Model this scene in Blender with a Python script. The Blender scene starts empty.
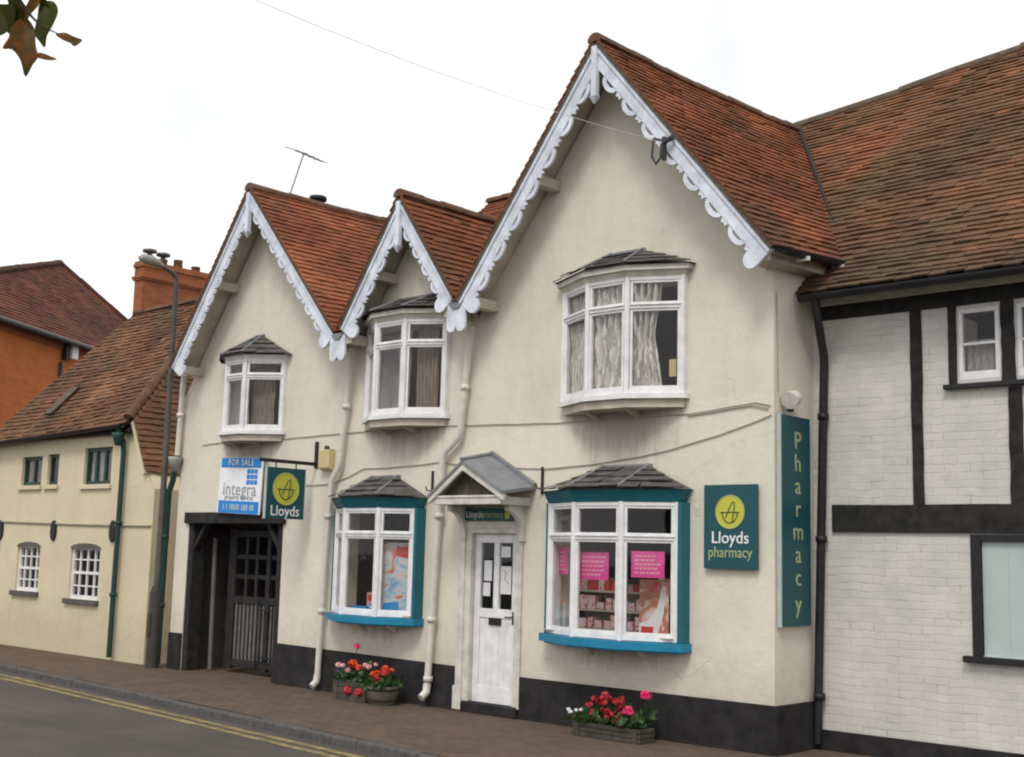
import bpy, bmesh, math, random
from mathutils import Vector, Matrix
from mathutils import noise as mnoise
from mathutils.geometry import tessellate_polygon
random.seed(11)
R = math.radians
sc = bpy.context.scene
col = sc.collection

# ------------------------------------------------------------------ materials
def srgb(r, g, b):
    f = lambda c: (c/255/12.92) if c/255 <= .04045 else ((c/255+.055)/1.055)**2.4
    return (f(r), f(g), f(b))

class NT:
    def __init__(s, name):
        s.m = bpy.data.materials.new(name); s.m.use_nodes = True
        s.t = s.m.node_tree; s.t.nodes.clear()
        s.out = s.n('ShaderNodeOutputMaterial')
        s.tc = s.n('ShaderNodeTexCoord')
    def n(s, typ, **kw):
        nd = s.t.nodes.new(typ)
        for k, v in kw.items():
            if k.startswith('i_'): nd.inputs[k[2:].replace('_', ' ')].default_value = v
            else: setattr(nd, k, v)
        return nd
    def l(s, a, b): s.t.links.new(a, b)
    def co(s, scale=(1, 1, 1)):
        mp = s.n('ShaderNodeMapping'); mp.inputs['Scale'].default_value = scale
        s.l(s.tc.outputs['Object'], mp.inputs['Vector']); return mp.outputs[0]
    def noise(s, sc_, det=4, rough=.6, stretch=(1, 1, 1)):
        nd = s.n('ShaderNodeTexNoise'); nd.inputs['Scale'].default_value = sc_
        nd.inputs['Detail'].default_value = det; nd.inputs['Roughness'].default_value = rough
        s.l(s.co(stretch), nd.inputs['Vector']); return nd.outputs['Fac']
    def ramp(s, fac, stops):
        nd = s.n('ShaderNodeValToRGB'); e = nd.color_ramp.elements
        while len(e) < len(stops): e.new(.5)
        for el, (p, c) in zip(e, stops):
            el.position = p; el.color = (*c, 1) if len(c) == 3 else c
        s.l(fac, nd.inputs[0]); return nd.outputs[0]
    def mix(s, fac, a, b, mode='MIX'):
        nd = s.n('ShaderNodeMix', data_type='RGBA', blend_type=mode)
        for sock, v in ((0, fac), (6, a), (7, b)):
            if isinstance(v, (int, float)): nd.inputs[sock].default_value = v
            elif isinstance(v, tuple): nd.inputs[sock].default_value = (*v, 1)
            else: s.l(v, nd.inputs[sock])
        return nd.outputs[2]
    def math(s, op, a, b=0.):
        nd = s.n('ShaderNodeMath', operation=op)
        for k, v in enumerate((a, b)):
            if isinstance(v, (int, float)): nd.inputs[k].default_value = v
            else: s.l(v, nd.inputs[k])
        return nd.outputs[0]
    def done(s, colr, rough=.8, bump=None, strength=.3, dist=.01, metal=0., spec=.4):
        b = s.n('ShaderNodeBsdfPrincipled')
        if isinstance(colr, tuple): b.inputs['Base Color'].default_value = (*colr, 1)
        else: s.l(colr, b.inputs['Base Color'])
        if isinstance(rough, (int, float)): b.inputs['Roughness'].default_value = rough
        else: s.l(rough, b.inputs['Roughness'])
        b.inputs['Metallic'].default_value = metal
        b.inputs['Specular IOR Level'].default_value = spec
        if bump is not None:
            bp = s.n('ShaderNodeBump'); bp.inputs['Strength'].default_value = strength
            bp.inputs['Distance'].default_value = dist
            s.l(bump, bp.inputs['Height']); s.l(bp.outputs[0], b.inputs['Normal'])
        s.l(b.outputs[0], s.out.inputs[0]); return s.m

def plain(name, c, rough=.6, var=.12, sc_=6, bump=.15, metal=0., spec=.4):
    t = NT(name)
    n1 = t.noise(sc_, 5); n2 = t.noise(sc_*9, 3)
    d = tuple(x*(1-var) for x in c); l = tuple(min(1, x*(1+var*.6)) for x in c)
    cc = t.ramp(n1, [(.3, d), (.7, l)])
    return t.done(cc, rough, n2, bump, .004, metal, spec)

def stucco(name, c, dirt, amt=.5, grime_shade=()):
    """painted render: blotches, runs, hairline cracks, repairs; stains = (x, z top, half width, height) of grime with soft shade painted in below sills"""
    t = NT(name)
    big = t.noise(.9, 5, .65); streak = t.noise(1.3, 6, .72, (1.7, 1.7, .45)); fine = t.noise(60, 4); mid = t.noise(7, 4)
    base = t.ramp(big, [(.3, tuple(x*.90 for x in c)), (.5, c), (.75, tuple(min(1, x*1.05) for x in c))])
    rep_ = t.ramp(t.noise(.55, 2, .3, (1, 1, 1.6)), [(.60, (0, 0, 0)), (.615, (1, 1, 1))])       # patched areas
    base = t.mix(t.math('MULTIPLY', rep_, .35), base, tuple(min(1, x*1.07) for x in c))
    f = t.ramp(streak, [(.46, (0, 0, 0)), (.80, (1, 1, 1))])
    cc = t.mix(t.math('MULTIPLY', f, amt), base, dirt)
    sx = t.n('ShaderNodeSeparateXYZ'); t.l(t.tc.outputs['Object'], sx.inputs[0])
    zz = t.math('ADD', sx.outputs['Z'], t.math('MULTIPLY', t.math('SUBTRACT', mid, .5), .9))
    low = t.ramp(zz, [(.35, (1, 1, 1)), (.95, (0, 0, 0))])
    cc = t.mix(t.math('MULTIPLY', low, .35), cc, dirt)
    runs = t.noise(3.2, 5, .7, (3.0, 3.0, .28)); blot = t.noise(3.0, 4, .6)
    for (x, zt, hw, hh) in grime_shade:  # grime plus the soft shade under each sill, painted into the wall colour
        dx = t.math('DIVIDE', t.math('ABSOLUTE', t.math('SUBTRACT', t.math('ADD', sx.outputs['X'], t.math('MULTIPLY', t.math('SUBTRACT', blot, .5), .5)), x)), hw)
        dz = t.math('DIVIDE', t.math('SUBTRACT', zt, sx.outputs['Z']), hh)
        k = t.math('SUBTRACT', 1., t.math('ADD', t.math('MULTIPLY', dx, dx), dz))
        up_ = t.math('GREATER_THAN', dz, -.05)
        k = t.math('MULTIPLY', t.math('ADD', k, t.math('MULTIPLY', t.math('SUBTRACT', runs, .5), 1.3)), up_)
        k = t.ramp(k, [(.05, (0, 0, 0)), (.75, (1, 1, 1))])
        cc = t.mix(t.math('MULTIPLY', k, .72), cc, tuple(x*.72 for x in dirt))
    spots = t.ramp(t.noise(16, 3, .5), [(.70, (0, 0, 0)), (.76, (1, 1, 1))])
    cc = t.mix(t.math('MULTIPLY', spots, .25), cc, dirt)
    # hairline cracks
    wv = t.n('ShaderNodeVectorMath', operation='ADD'); nz = t.n('ShaderNodeTexNoise'); nz.inputs['Scale'].default_value = 1.8; nz.inputs['Detail'].default_value = 5
    t.l(t.co(), nz.inputs['Vector']); t.l(t.co(), wv.inputs[0]); t.l(nz.outputs['Color'], wv.inputs[1])
    vo = t.n('ShaderNodeTexVoronoi', feature='DISTANCE_TO_EDGE'); vo.inputs['Scale'].default_value = .75; t.l(wv.outputs[0], vo.inputs['Vector'])
    cr = t.ramp(vo.outputs['Distance'], [(.0, (1, 1, 1)), (.010, (0, 0, 0))])
    cr = t.math('MULTIPLY', cr, t.ramp(t.noise(.8, 3), [(.56, (0, 0, 0)), (.70, (1, 1, 1))]))
    cc = t.mix(t.math('MULTIPLY', cr, .30), cc, dirt)
    h = t.math('ADD', t.math('MULTIPLY', fine, .35), t.math('MULTIPLY', mid, .9))
    h = t.math('ADD', t.math('SUBTRACT', h, t.math('MULTIPLY', cr, .5)), t.math('MULTIPLY', rep_, .25))
    h = t.math('ADD', h, t.math('MULTIPLY', t.noise(2.2, 4), 1.6))
    return t.done(cc, .92, h, .5, .014, spec=.2)

def tiles(name, stops, moss, moss_amt, mscale=1.1, lo=.46, hi=.66):
    t = NT(name)
    a = t.n('ShaderNodeAttribute', attribute_name='tint')
    base = t.ramp(a.outputs['Fac'], stops)
    big = t.noise(mscale, 5, .65); fine = t.noise(35, 4, .7)
    f = t.ramp(big, [(lo, (0, 0, 0)), (hi, (1, 1, 1))])
    cc = t.mix(t.math('MULTIPLY', f, moss_amt), base, moss)
    cc = t.mix(.55, cc, t.ramp(fine, [(.25, (.70, .70, .70)), (.75, (1.35, 1.35, 1.3))]), 'MULTIPLY')
    soot = t.ramp(t.noise(2.6, 5, .7), [(.52, (0, 0, 0)), (.70, (1, 1, 1))])
    cc = t.mix(t.math('MULTIPLY', soot, .5), cc, (.050, .040, .034))
    lich = t.ramp(t.noise(24, 3, .6), [(.66, (0, 0, 0)), (.72, (1, 1, 1))])
    cc = t.mix(t.math('MULTIPLY', lich, .22), cc, (.30, .29, .20))
    return t.done(cc, .95, fine, .5, .006, spec=.15)

def brick(name, c1, c2, mortar, sw=.22, sh=.075, ms=.012, bump=.5, rough=.9, soft=0., axes='XZ', dirt=None, wobble=.03, bd=.014):
    t = NT(name)
    sx = t.n('ShaderNodeSeparateXYZ'); t.l(t.tc.outputs['Object'], sx.inputs[0])
    wob = t.noise(3.5, 4)
    cb = t.n('ShaderNodeCombineXYZ')
    if axes == 'XZ':
        t.l(t.math('ADD', sx.outputs['X'], sx.outputs['Y']), cb.inputs[0])
        t.l(t.math('ADD', sx.outputs['Z'], t.math('MULTIPLY', wob, wobble)), cb.inputs[1])
    else:
        t.l(sx.outputs['X'], cb.inputs[0]); t.l(sx.outputs['Y'], cb.inputs[1])
    b = t.n('ShaderNodeTexBrick', offset=.5)
    b.inputs['Scale'].default_value = 1; b.inputs['Brick Width'].default_value = sw
    b.inputs['Row Height'].default_value = sh; b.inputs['Mortar Size'].default_value = ms
    b.inputs['Mortar Smooth'].default_value = soft
    b.inputs['Color1'].default_value = (*c1, 1); b.inputs['Color2'].default_value = (*c2, 1)
    b.inputs['Mortar'].default_value = (*mortar, 1)
    t.l(cb.outputs[0], b.inputs['Vector'])
    n = t.noise(2.2, 5, .65); f = t.noise(45, 3)
    cc = t.mix(.5, b.outputs['Color'], t.ramp(n, [(.3, (.72, .72, .72)), (.7, (1.15, 1.13, 1.1))]), 'MULTIPLY')
    if soft >= 1:      # thick paint: joints only show here and there
        jm = t.math('MULTIPLY', b.outputs['Fac'], t.ramp(t.noise(2.6, 4, .7, (1, 1, 2.5)), [(.52, (0, 0, 0)), (.64, (1, 1, 1))]))
        cc = t.mix(t.math('MULTIPLY', jm, .6), cc, (.24, .23, .21))
        fl = t.ramp(t.noise(13, 4, .6, (1, 1, 2)), [(.69, (0, 0, 0)), (.72, (1, 1, 1))])
        cc = t.mix(t.math('MULTIPLY', fl, .5), cc, (.30, .22, .16))
    if dirt:
        d = t.ramp(t.noise(5.5, 5, .7), [(.58, (0, 0, 0)), (.74, (1, 1, 1))])
        cc = t.mix(t.math('MULTIPLY', d, .5), cc, dirt)
    jf = b.outputs['Fac']
    if soft >= 1: jf = t.math('MULTIPLY', jf, t.ramp(t.noise(2.0, 4, .7, (1, 1, 2.2)), [(.36, (.15, .15, .15)), (.62, (1, 1, 1))]))
    h = t.math('ADD', t.math('SUBTRACT', t.math('MULTIPLY', f, .35), jf), t.math('MULTIPLY', t.noise(9, 3), .8))
    if soft >= 1: h = t.math('ADD', h, t.math('MULTIPLY', t.noise(5, 4, .7, (1, 1, 3.2)), 1.6))
    return t.done(cc, rough, h, bump, bd, spec=.2)

def glass(name, tint=(.98, .975, .97)):
    t = NT(name)
    tr = t.n('ShaderNodeBsdfTransparent'); tr.inputs[0].default_value = (*tint, 1)
    gl = t.n('ShaderNodeBsdfGlossy'); gl.inputs['Roughness'].default_value = .02
    fr = t.n('ShaderNodeFresnel'); fr.inputs['IOR'].default_value = 1.5
    bp = t.n('ShaderNodeBump'); bp.inputs['Strength'].default_value = .06; bp.inputs['Distance'].default_value = .02
    t.l(t.noise(4, 2), bp.inputs['Height']); t.l(bp.outputs[0], gl.inputs['Normal'])
    ge = t.n('ShaderNodeNewGeometry')   # the inner face of a pane must not reflect totally
    mx = t.n('ShaderNodeMixShader'); t.l(t.math('MULTIPLY', fr.outputs[0], t.math('SUBTRACT', 1., ge.outputs['Backfacing'])), mx.inputs[0]); t.l(tr.outputs[0], mx.inputs[1]); t.l(gl.outputs[0], mx.inputs[2])
    t.l(mx.outputs[0], t.out.inputs[0]); return t.m

def cloth(name, c, trans=.35):
    t = NT(name)
    d = t.n('ShaderNodeBsdfDiffuse'); tl = t.n('ShaderNodeBsdfTranslucent')
    cc = t.ramp(t.noise(40, 4), [(.3, tuple(x*.75 for x in c)), (.7, c)])
    t.l(cc, d.inputs[0]); t.l(cc, tl.inputs[0])
    mx = t.n('ShaderNodeMixShader'); mx.inputs[0].default_value = trans
    t.l(d.outputs[0], mx.inputs[1]); t.l(tl.outputs[0], mx.inputs[2]); t.l(mx.outputs[0], t.out.inputs[0]); return t.m

def lacemat(name, c):
    t = NT(name)
    w = t.n('ShaderNodeTexWave'); w.inputs['Scale'].default_value = 9; w.inputs['Distortion'].default_value = 6; w.inputs['Detail'].default_value = 3; w.inputs['Detail Scale'].default_value = 1.6
    t.l(t.co((1, 1, .8)), w.inputs['Vector'])
    cc = t.ramp(w.outputs['Fac'], [(.15, tuple(x*.62 for x in c)), (.6, c)])
    d = t.n('ShaderNodeBsdfDiffuse'); tl = t.n('ShaderNodeBsdfTranslucent'); t.l(cc, d.inputs[0]); t.l(cc, tl.inputs[0])
    mx = t.n('ShaderNodeMixShader'); mx.inputs[0].default_value = .3
    t.l(d.outputs[0], mx.inputs[1]); t.l(tl.outputs[0], mx.inputs[2]); t.l(mx.outputs[0], t.out.inputs[0]); return t.m

def leafmat(name, stops, trans=.45, sc_=14):
    t = NT(name)
    cc = t.ramp(t.noise(sc_, 4), stops)
    d = t.n('ShaderNodeBsdfPrincipled'); d.inputs['Roughness'].default_value = .5
    tl = t.n('ShaderNodeBsdfTranslucent')
    t.l(cc, d.inputs['Base Color']); t.l(cc, tl.inputs[0])
    mx = t.n('ShaderNodeMixShader'); mx.inputs[0].default_value = trans
    t.l(d.outputs[0], mx.inputs[1]); t.l(tl.outputs[0], mx.inputs[2]); t.l(mx.outputs[0], t.out.inputs[0]); return t.m

M = {}
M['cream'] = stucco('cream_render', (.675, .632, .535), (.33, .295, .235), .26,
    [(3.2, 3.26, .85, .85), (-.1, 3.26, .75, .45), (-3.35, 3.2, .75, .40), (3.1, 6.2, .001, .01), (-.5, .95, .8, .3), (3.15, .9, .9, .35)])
M['cottage_cream'] = stucco('cottage_render', (.62, .545, .39), (.36, .31, .22), .28)
M['plinth'] = plain('plinth_paint', (.019, .018, .0185), .9, .7, 5, .7)
M['white'] = plain('white_paint', (.74, .74, .75), .5, .16, 7, .15)
M['barge'] = plain('bargeboard_paint', (.66, .70, .78), .6, .26, 6, .3)
M['offwhite'] = plain('weathered_white_paint', (.60, .58, .52), .6, .25, 7, .25)
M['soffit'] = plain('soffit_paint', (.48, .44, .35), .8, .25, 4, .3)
M['pipe'] = plain('cream_pipe_paint', (.62, .60, .53), .5, .14, 8, .1)
M['teal'] = plain('teal_paint', (.006, .115, .150), .5, .15, 5, .1)
M['blue_sill'] = plain('blue_sill_paint', (.008, .20, .34), .45, .2, 5, .15)
M['sign_teal'] = plain('sign_teal', (.006, .070, .085), .45, .06, 4, .02)
M['sign_edge'] = plain('sign_edge', (.42, .48, .46), .5)
M['lime'] = plain('lime_disc', (.50, .49, .06), .5, .06, 4, .02)
M['gold'] = plain('pale_green_letters', (.38, .42, .23), .5, .05)
M['letter'] = plain('white_letters', (.82, .82, .82), .5, .03)
M['logo'] = plain('logo_line', (.05, .075, .03), .5)
M['signblue'] = plain('board_blue', (.012, .21, .60), .5, .06)
M['signwhite'] = plain('board_white', (.80, .82, .85), .4, .05)
M['greytext'] = plain('grey_letters', (.30, .32, .35), .6)
M['black'] = plain('black_paint', (.014, .014, .016), .55, .4, 8, .25)
M['beam'] = plain('black_timber', (.022, .021, .020), .9, .7, 9, .9)
M['lead'] = plain('lead_sheet', (.20, .21, .225), .55, .25, 6, .3)
M['slate'] = plain('bay_roof_slate', (.095, .088, .082), .8, .5, 7, .6)
M['dark'] = plain('dark_interior', (.045, .042, .04), .9, .3)
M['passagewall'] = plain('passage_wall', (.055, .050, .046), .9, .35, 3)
M['room'] = plain('room_wall', (.30, .25, .20), .9, .2)
M['glass'] = glass('window_glass')
M['greenpaint'] = plain('green_paint', (.012, .045, .035), .5, .3, 8, .2)
M['lamp'] = plain('lamp_grey', (.095, .085, .075), .55, .3, 6, .15)
M['lampbase'] = plain('lamp_base_brown', (.045, .040, .036), .7, .35, 6, .2)
M['lamphead'] = plain('lamp_head_grey', (.30, .30, .28), .5, .2)
M['lace'] = lacemat('lace_curtain', (.88, .86, .83))
M['drape'] = cloth('brown_curtain', (.30, .245, .20), .2)
M['sheer'] = cloth('sheer_curtain', (.60, .58, .58), .4)
M['roof_orange'] = tiles('clay_tiles_orange', [(0, (.13, .050, .030)), (.3, (.20, .068, .036)), (.65, (.265, .088, .044)), (1, (.34, .130, .064))], (.12, .075, .045), .55)
M['roof_mid'] = tiles('clay_tiles_weathered', [(0, (.10, .044, .028)), (.3, (.165, .060, .034)), (.65, (.225, .078, .038)), (1, (.32, .115, .052))], (.095, .066, .042), .6)
M['roof_moss'] = tiles('clay_tiles_mossy', [(0, (.092, .056, .038)), (.35, (.135, .076, .046)), (.7, (.175, .086, .048)), (1, (.28, .108, .052))], (.112, .086, .050), .65, .8)
M['roof_brown'] = tiles('clay_tiles_brown', [(0, (.090, .052, .034)), (.4, (.145, .072, .044)), (.75, (.19, .090, .052)), (1, (.26, .13, .075))], (.095, .075, .046), .65)
M['roof_far'] = tiles('clay_tiles_far', [(0, (.075, .032, .024)), (.5, (.125, .046, .032)), (1, (.19, .068, .042))], (.075, .048, .036), .6, .5)
M['ridge'] = plain('ridge_tile', (.125, .065, .038), .95, .5, 6, .6)
M['mortar'] = plain('verge_mortar', (.11, .080, .058), .95, .45, 14, .6)
M['undertile'] = plain('under_tile', (.028, .020, .016), .95)
M['wbrick'] = brick('painted_brick', (.60, .585, .56), (.56, .55, .53), (.53, .52, .50), .24, .074, .009, .28, soft=1., dirt=(.42, .40, .37), wobble=.075, bd=.008)
M['obrick'] = brick('orange_brick', (.50, .155, .046), (.42, .125, .040), (.47, .165, .062), .22, .075, .007, .2)
M['chimbrick'] = brick('chimney_brick', (.33, .115, .050), (.24, .085, .042), (.29, .11, .055), .22, .075, .008, .25, dirt=(.12, .06, .04))
M['paver'] = brick('brick_pavers', (.142, .096, .070), (.108, .078, .060), (.070, .055, .045), .21, .105, .006, .35, axes='XY', dirt=(.072, .060, .050))
M['kerbstone'] = plain('kerb_granite', (.085, .083, .083), .85, .35, 14, .4)
M['yellow'] = plain('yellow_line_paint', (.24, .18, .085), .9, .6, 7, .3)
def asphalt():
    t = NT('asphalt')
    big = t.noise(.7, 5, .6); f = t.noise(130, 3, .7); lane = t.noise(.9, 4, .6, (.15, 2.2, 1))
    c = t.ramp(big, [(.3, (.064, .057, .051)), (.7, (.096, .085, .077))])
    c = t.mix(.6, c, t.ramp(f, [(.3, (.5, .5, .5)), (.7, (1.4, 1.4, 1.4))]), 'MULTIPLY')
    c = t.mix(.5, c, t.ramp(lane, [(.35, (.75, .75, .75)), (.7, (1.2, 1.18, 1.15))]), 'MULTIPLY')
    return t.done(c, .9, f, .5, .008, spec=.3)
M['asphalt'] = asphalt()
M['earth'] = plain('ground_earth', (.10, .095, .085), .95, .3, 2)
M['pink'] = plain('pink_paper', (.62, .06, .28), .6, .05)
M['paper'] = plain('white_paper', (.68, .68, .70), .6, .05)
M['palepink'] = plain('pale_pink_card', (.62, .33, .36), .6, .1)
M['red'] = plain('red_card', (.48, .05, .045), .6, .15)
M['skin'] = plain('tan_print', (.38, .19, .11), .6, .35, 9)
M['aqua'] = plain('pale_blue_print', (.36, .50, .60), .6, .2, 7)
M['bluebox'] = plain('blue_card', (.03, .24, .52), .5, .1)
M['shelf'] = plain('shelf_board', (.42, .38, .33), .6, .1)
def printed(name, stops, sc_):
    t = NT(name); w = t.noise(sc_*.5, 2)
    nz = t.n('ShaderNodeTexNoise'); nz.inputs['Scale'].default_value = sc_; nz.inputs['Detail'].default_value = 3; nz.inputs['Distortion'].default_value = 1.2
    t.l(t.co(), nz.inputs['Vector'])
    r_ = t.ramp(nz.outputs['Fac'], stops); return t.done(r_, .5, None)
M['print_face'] = printed('portrait_print', [(.30, (.62, .58, .58)), (.44, (.60, .40, .34)), (.50, (.34, .15, .08)), (.56, (.52, .22, .14)), (.64, (.50, .06, .07)), (.74, (.62, .52, .55))], 5.5)
M['print_blue'] = printed('advert_print', [(.28, (.05, .22, .50)), (.40, (.34, .46, .55)), (.50, (.55, .56, .56)), (.57, (.46, .28, .20)), (.63, (.55, .07, .045)), (.75, (.50, .42, .40))], 4.5)
M['packs'] = printed('packet_print', [(.30, (.62, .60, .58)), (.42, (.62, .32, .36)), (.52, (.66, .62, .60)), (.60, (.50, .07, .09)), (.70, (.45, .40, .30))], 16)
M['blind'] = plain('pale_green_blind', (.42, .50, .485), .5, .08, 3, .03)
M['alarm'] = plain('cream_box', (.56, .46, .24), .5, .1)
M['wood'] = plain('weathered_trough_wood', (.085, .072, .054), .9, .45, 8, .6)
M['stonebox'] = plain('mossy_trough', (.062, .056, .042), .95, .45, 8, .6)
M['soil'] = plain('soil', (.02, .015, .011), 1, .3)
M['wire'] = plain('grey_cable', (.36, .33, .27), .7)
M['skywire'] = plain('faded_wire', (.66, .66, .66), .7)
M['wiredark'] = plain('dark_cable', (.05, .05, .05), .7)
M['steel'] = plain('dull_steel', (.16, .16, .16), .45, .2, metal=.6)
M['gatewood'] = plain('gate_timber', (.020, .018, .017), .7, .4, 6, .4)
M['gateboard'] = plain('gate_boards', (.13, .125, .12), .7, .35, 6, .3)
M['yardwall'] = plain('yard_wall', (.55, .53, .50), .9, .2, 2)
M['leafgreen'] = leafmat('plant_leaf', [(.3, (.020, .050, .012)), (.7, (.055, .11, .028))], .3)
M['maple'] = leafmat('autumn_leaf', [(.25, (.055, .065, .008)), (.42, (.15, .10, .010)), (.58, (.32, .12, .014)), (.8, (.42, .16, .02))], .62, 18)
M['mapgreen'] = leafmat('green_leaf', [(.3, (.045, .068, .006)), (.6, (.12, .125, .010)), (.8, (.20, .11, .014))], .62, 18)
M['bark'] = plain('bark', (.045, .038, .03), .95, .4, 12, .8)
M['fl_red'] = plain('red_petal', (.50, .035, .045), .6, .25, 30)
M['fl_orange'] = plain('orange_petal', (.68, .085, .030), .6, .25, 30)
M['fl_pink'] = plain('pink_petal', (.72, .035, .16), .6, .25, 30)
M['fl_pale'] = plain('pale_petal', (.70, .38, .40), .6, .2, 30)
M['fl_white'] = plain('white_petal', (.78, .78, .78), .6, .1, 30)
M['fl_dark'] = plain('crimson_petal', (.30, .018, .030), .6, .3, 30)
M['fl_violet'] = plain('violet_petal', (.10, .03, .16), .6, .3, 30)

# ------------------------------------------------------------------ mesh builder
ROOT = {}
class MB:
    def __init__(s): s.v = []; s.f = []; s.sm = []; s.tint = []
    def add(s, vs, fs, smooth=False, tint=0.):
        o = len(s.v); s.v += [tuple(p) for p in vs]
        for f in fs: s.f.append(tuple(i+o for i in f)); s.sm.append(smooth); s.tint.append(tint)
        return s
    def box(s, x0, x1, y0, y1, z0, z1):
        return s.obox((0, 0, 0), (1, 0, 0), (0, 1, 0), (0, 0, 1), x0, x1, y0, y1, z0, z1)
    def obox(s, O, U, V, W, u0, u1, v0, v1, w0, w1):
        O, U, V, W = map(Vector, (O, U, V, W))
        p = [O+U*u+V*v+W*w for w in (w0, w1) for v in (v0, v1) for u in (u0, u1)]
        fs = [(0, 2, 3, 1), (4, 5, 7, 6), (0, 1, 5, 4), (2, 6, 7, 3), (0, 4, 6, 2), (1, 3, 7, 5)]
        if U.cross(V).dot(W) < 0: fs = [f[::-1] for f in fs]
        return s.add(p, fs)
    def prism(s, pts, ext, smooth=False):
        pts = [Vector(p) for p in pts]; ext = Vector(ext); n = len(pts)
        tri = tessellate_polygon([pts])
        nrm = Vector((0, 0, 0))
        for i in range(n): nrm += pts[i].cross(pts[(i+1) % n])
        if nrm.dot(ext) > 0: pts = pts[::-1]; tri = tessellate_polygon([pts])
        # front cap faces away from ext
        s_ = []
        for t in tri:
            a, b, c = (pts[i] for i in t)
            s_.append(t if (b-a).cross(c-a).dot(ext) < 0 else t[::-1])
        vs = pts + [p+ext for p in pts]
        fs = [tuple(t) for t in s_] + [tuple(i+n for i in t[::-1]) for t in s_]
        s.add(vs, fs)
        sd = [(i, i+n, (i+1) % n+n, (i+1) % n) for i in range(n)]
        s.add(vs, sd, smooth); return s
    def tube(s, path, r, n=10, cap=True):
        path = [Vector(p) for p in path]; rs = r if isinstance(r, (list, tuple)) else [r]*len(path)
        t = (path[1]-path[0]).normalized()
        a = t.orthogonal().normalized(); rings = []
        for i, p in enumerate(path):
            if i == 0: t = (path[1]-path[0])
            elif i == len(path)-1: t = path[-1]-path[-2]
            else: t = (path[i+1]-path[i]).normalized()+(path[i]-path[i-1]).normalized()
            t = t.normalized(); a = (a-t*a.dot(t)).normalized(); b = t.cross(a)
            rings.append([p+(a*math.cos(2*math.pi*k/n)+b*math.sin(2*math.pi*k/n))*rs[i] for k in range(n)])
        vs = [q for g in rings for q in g]; fs = []
        for i in range(len(path)-1):
            for k in range(n): fs.append((i*n+k, i*n+(k+1) % n, (i+1)*n+(k+1) % n, (i+1)*n+k))
        s.add(vs, fs, True)
        if cap: s.add(rings[0][::-1], [tuple(range(n))]); s.add(rings[-1], [tuple(range(n))])
        return s
    def lathe(s, O, prof, n=20):   # prof: (r, z)
        O = Vector(O); vs = []; fs = []
        for r, z in prof:
            for k in range(n): vs.append(O+Vector((r*math.cos(2*math.pi*k/n), r*math.sin(2*math.pi*k/n), z)))
        for i in range(len(prof)-1):
            for k in range(n): fs.append((i*n+k, i*n+(k+1) % n, (i+1)*n+(k+1) % n, (i+1)*n+k))
        return s.add(vs, fs, True)
    def build(s, name, mat, parent=None, bevel=0., label=None, kind=None):
        root = ROOT.get(parent.name, Vector((0, 0, 0))) if parent else Vector((0, 0, 0))
        me = bpy.data.meshes.new(name)
        me.from_pydata([tuple(Vector(p)-root) for p in s.v], [], s.f)
        me.polygons.foreach_set('use_smooth', s.sm)
        at = me.attributes.new('tint', 'FLOAT', 'FACE'); at.data.foreach_set('value', s.tint)
        me.materials.append(M[mat] if isinstance(mat, str) else mat); me.update()
        o = bpy.data.objects.new(name, me); col.objects.link(o)
        if parent: o.parent = parent; ROOT[o.name] = root
        if bevel:
            b = o.modifiers.new('bevel', 'BEVEL'); b.width = bevel; b.segments = 2; b.limit_method = 'ANGLE'; b.angle_limit = R(50)
        if label: o['label'] = label
        if kind: o['kind'] = kind
        return o

def thing(name, loc, label, cat, group=None):
    o = bpy.data.objects.new(name, None); o.empty_display_size = .2
    col.objects.link(o); o.location = loc; ROOT[o.name] = Vector(loc)
    o['label'] = label; o['category'] = cat
    if group: o['group'] = group
    return o
def tag(o, label, cat, group=None):
    o['label'] = label; o['category'] = cat
    if group: o['group'] = group
    return o
def recentre(o, loc):          # a thing that is one mesh: put its origin at its own place
    loc = Vector(loc); o.data.transform(Matrix.Translation(-loc)); o.location = loc; return o

def text(name, body, size, O, U, V, mat, parent, align='CENTER', depth=.002, squeeze=1., space=1., label=None, shear=0.):
    cu = bpy.data.curves.new(name, 'FONT'); cu.body = body; cu.size = size; cu.align_x = align; cu.align_y = 'CENTER'
    cu.extrude = depth; cu.space_character = space; cu.shear = shear; cu.resolution_u = 3
    tmp = bpy.data.objects.new('tmp', cu); col.objects.link(tmp)
    bpy.context.view_layer.update()
    me = bpy.data.meshes.new_from_object(tmp.evaluated_get(bpy.context.evaluated_depsgraph_get()))
    bpy.data.objects.remove(tmp)
    U, V = Vector(U).normalized(), Vector(V).normalized(); N = U.cross(V)
    root = ROOT[parent.name]
    Mx = Matrix(((U.x*squeeze, V.x, N.x, 0), (U.y*squeeze, V.y, N.y, 0), (U.z*squeeze, V.z, N.z, 0), (0, 0, 0, 1)))
    me.transform(Matrix.Translation(Vector(O)-root) @ Mx)
    me.name = name; me.materials.clear(); me.materials.append(M[mat])
    o = bpy.data.objects.new(name, me); col.objects.link(o); o.parent = parent; ROOT[o.name] = root
    if label: o['label'] = label
    return o

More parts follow.
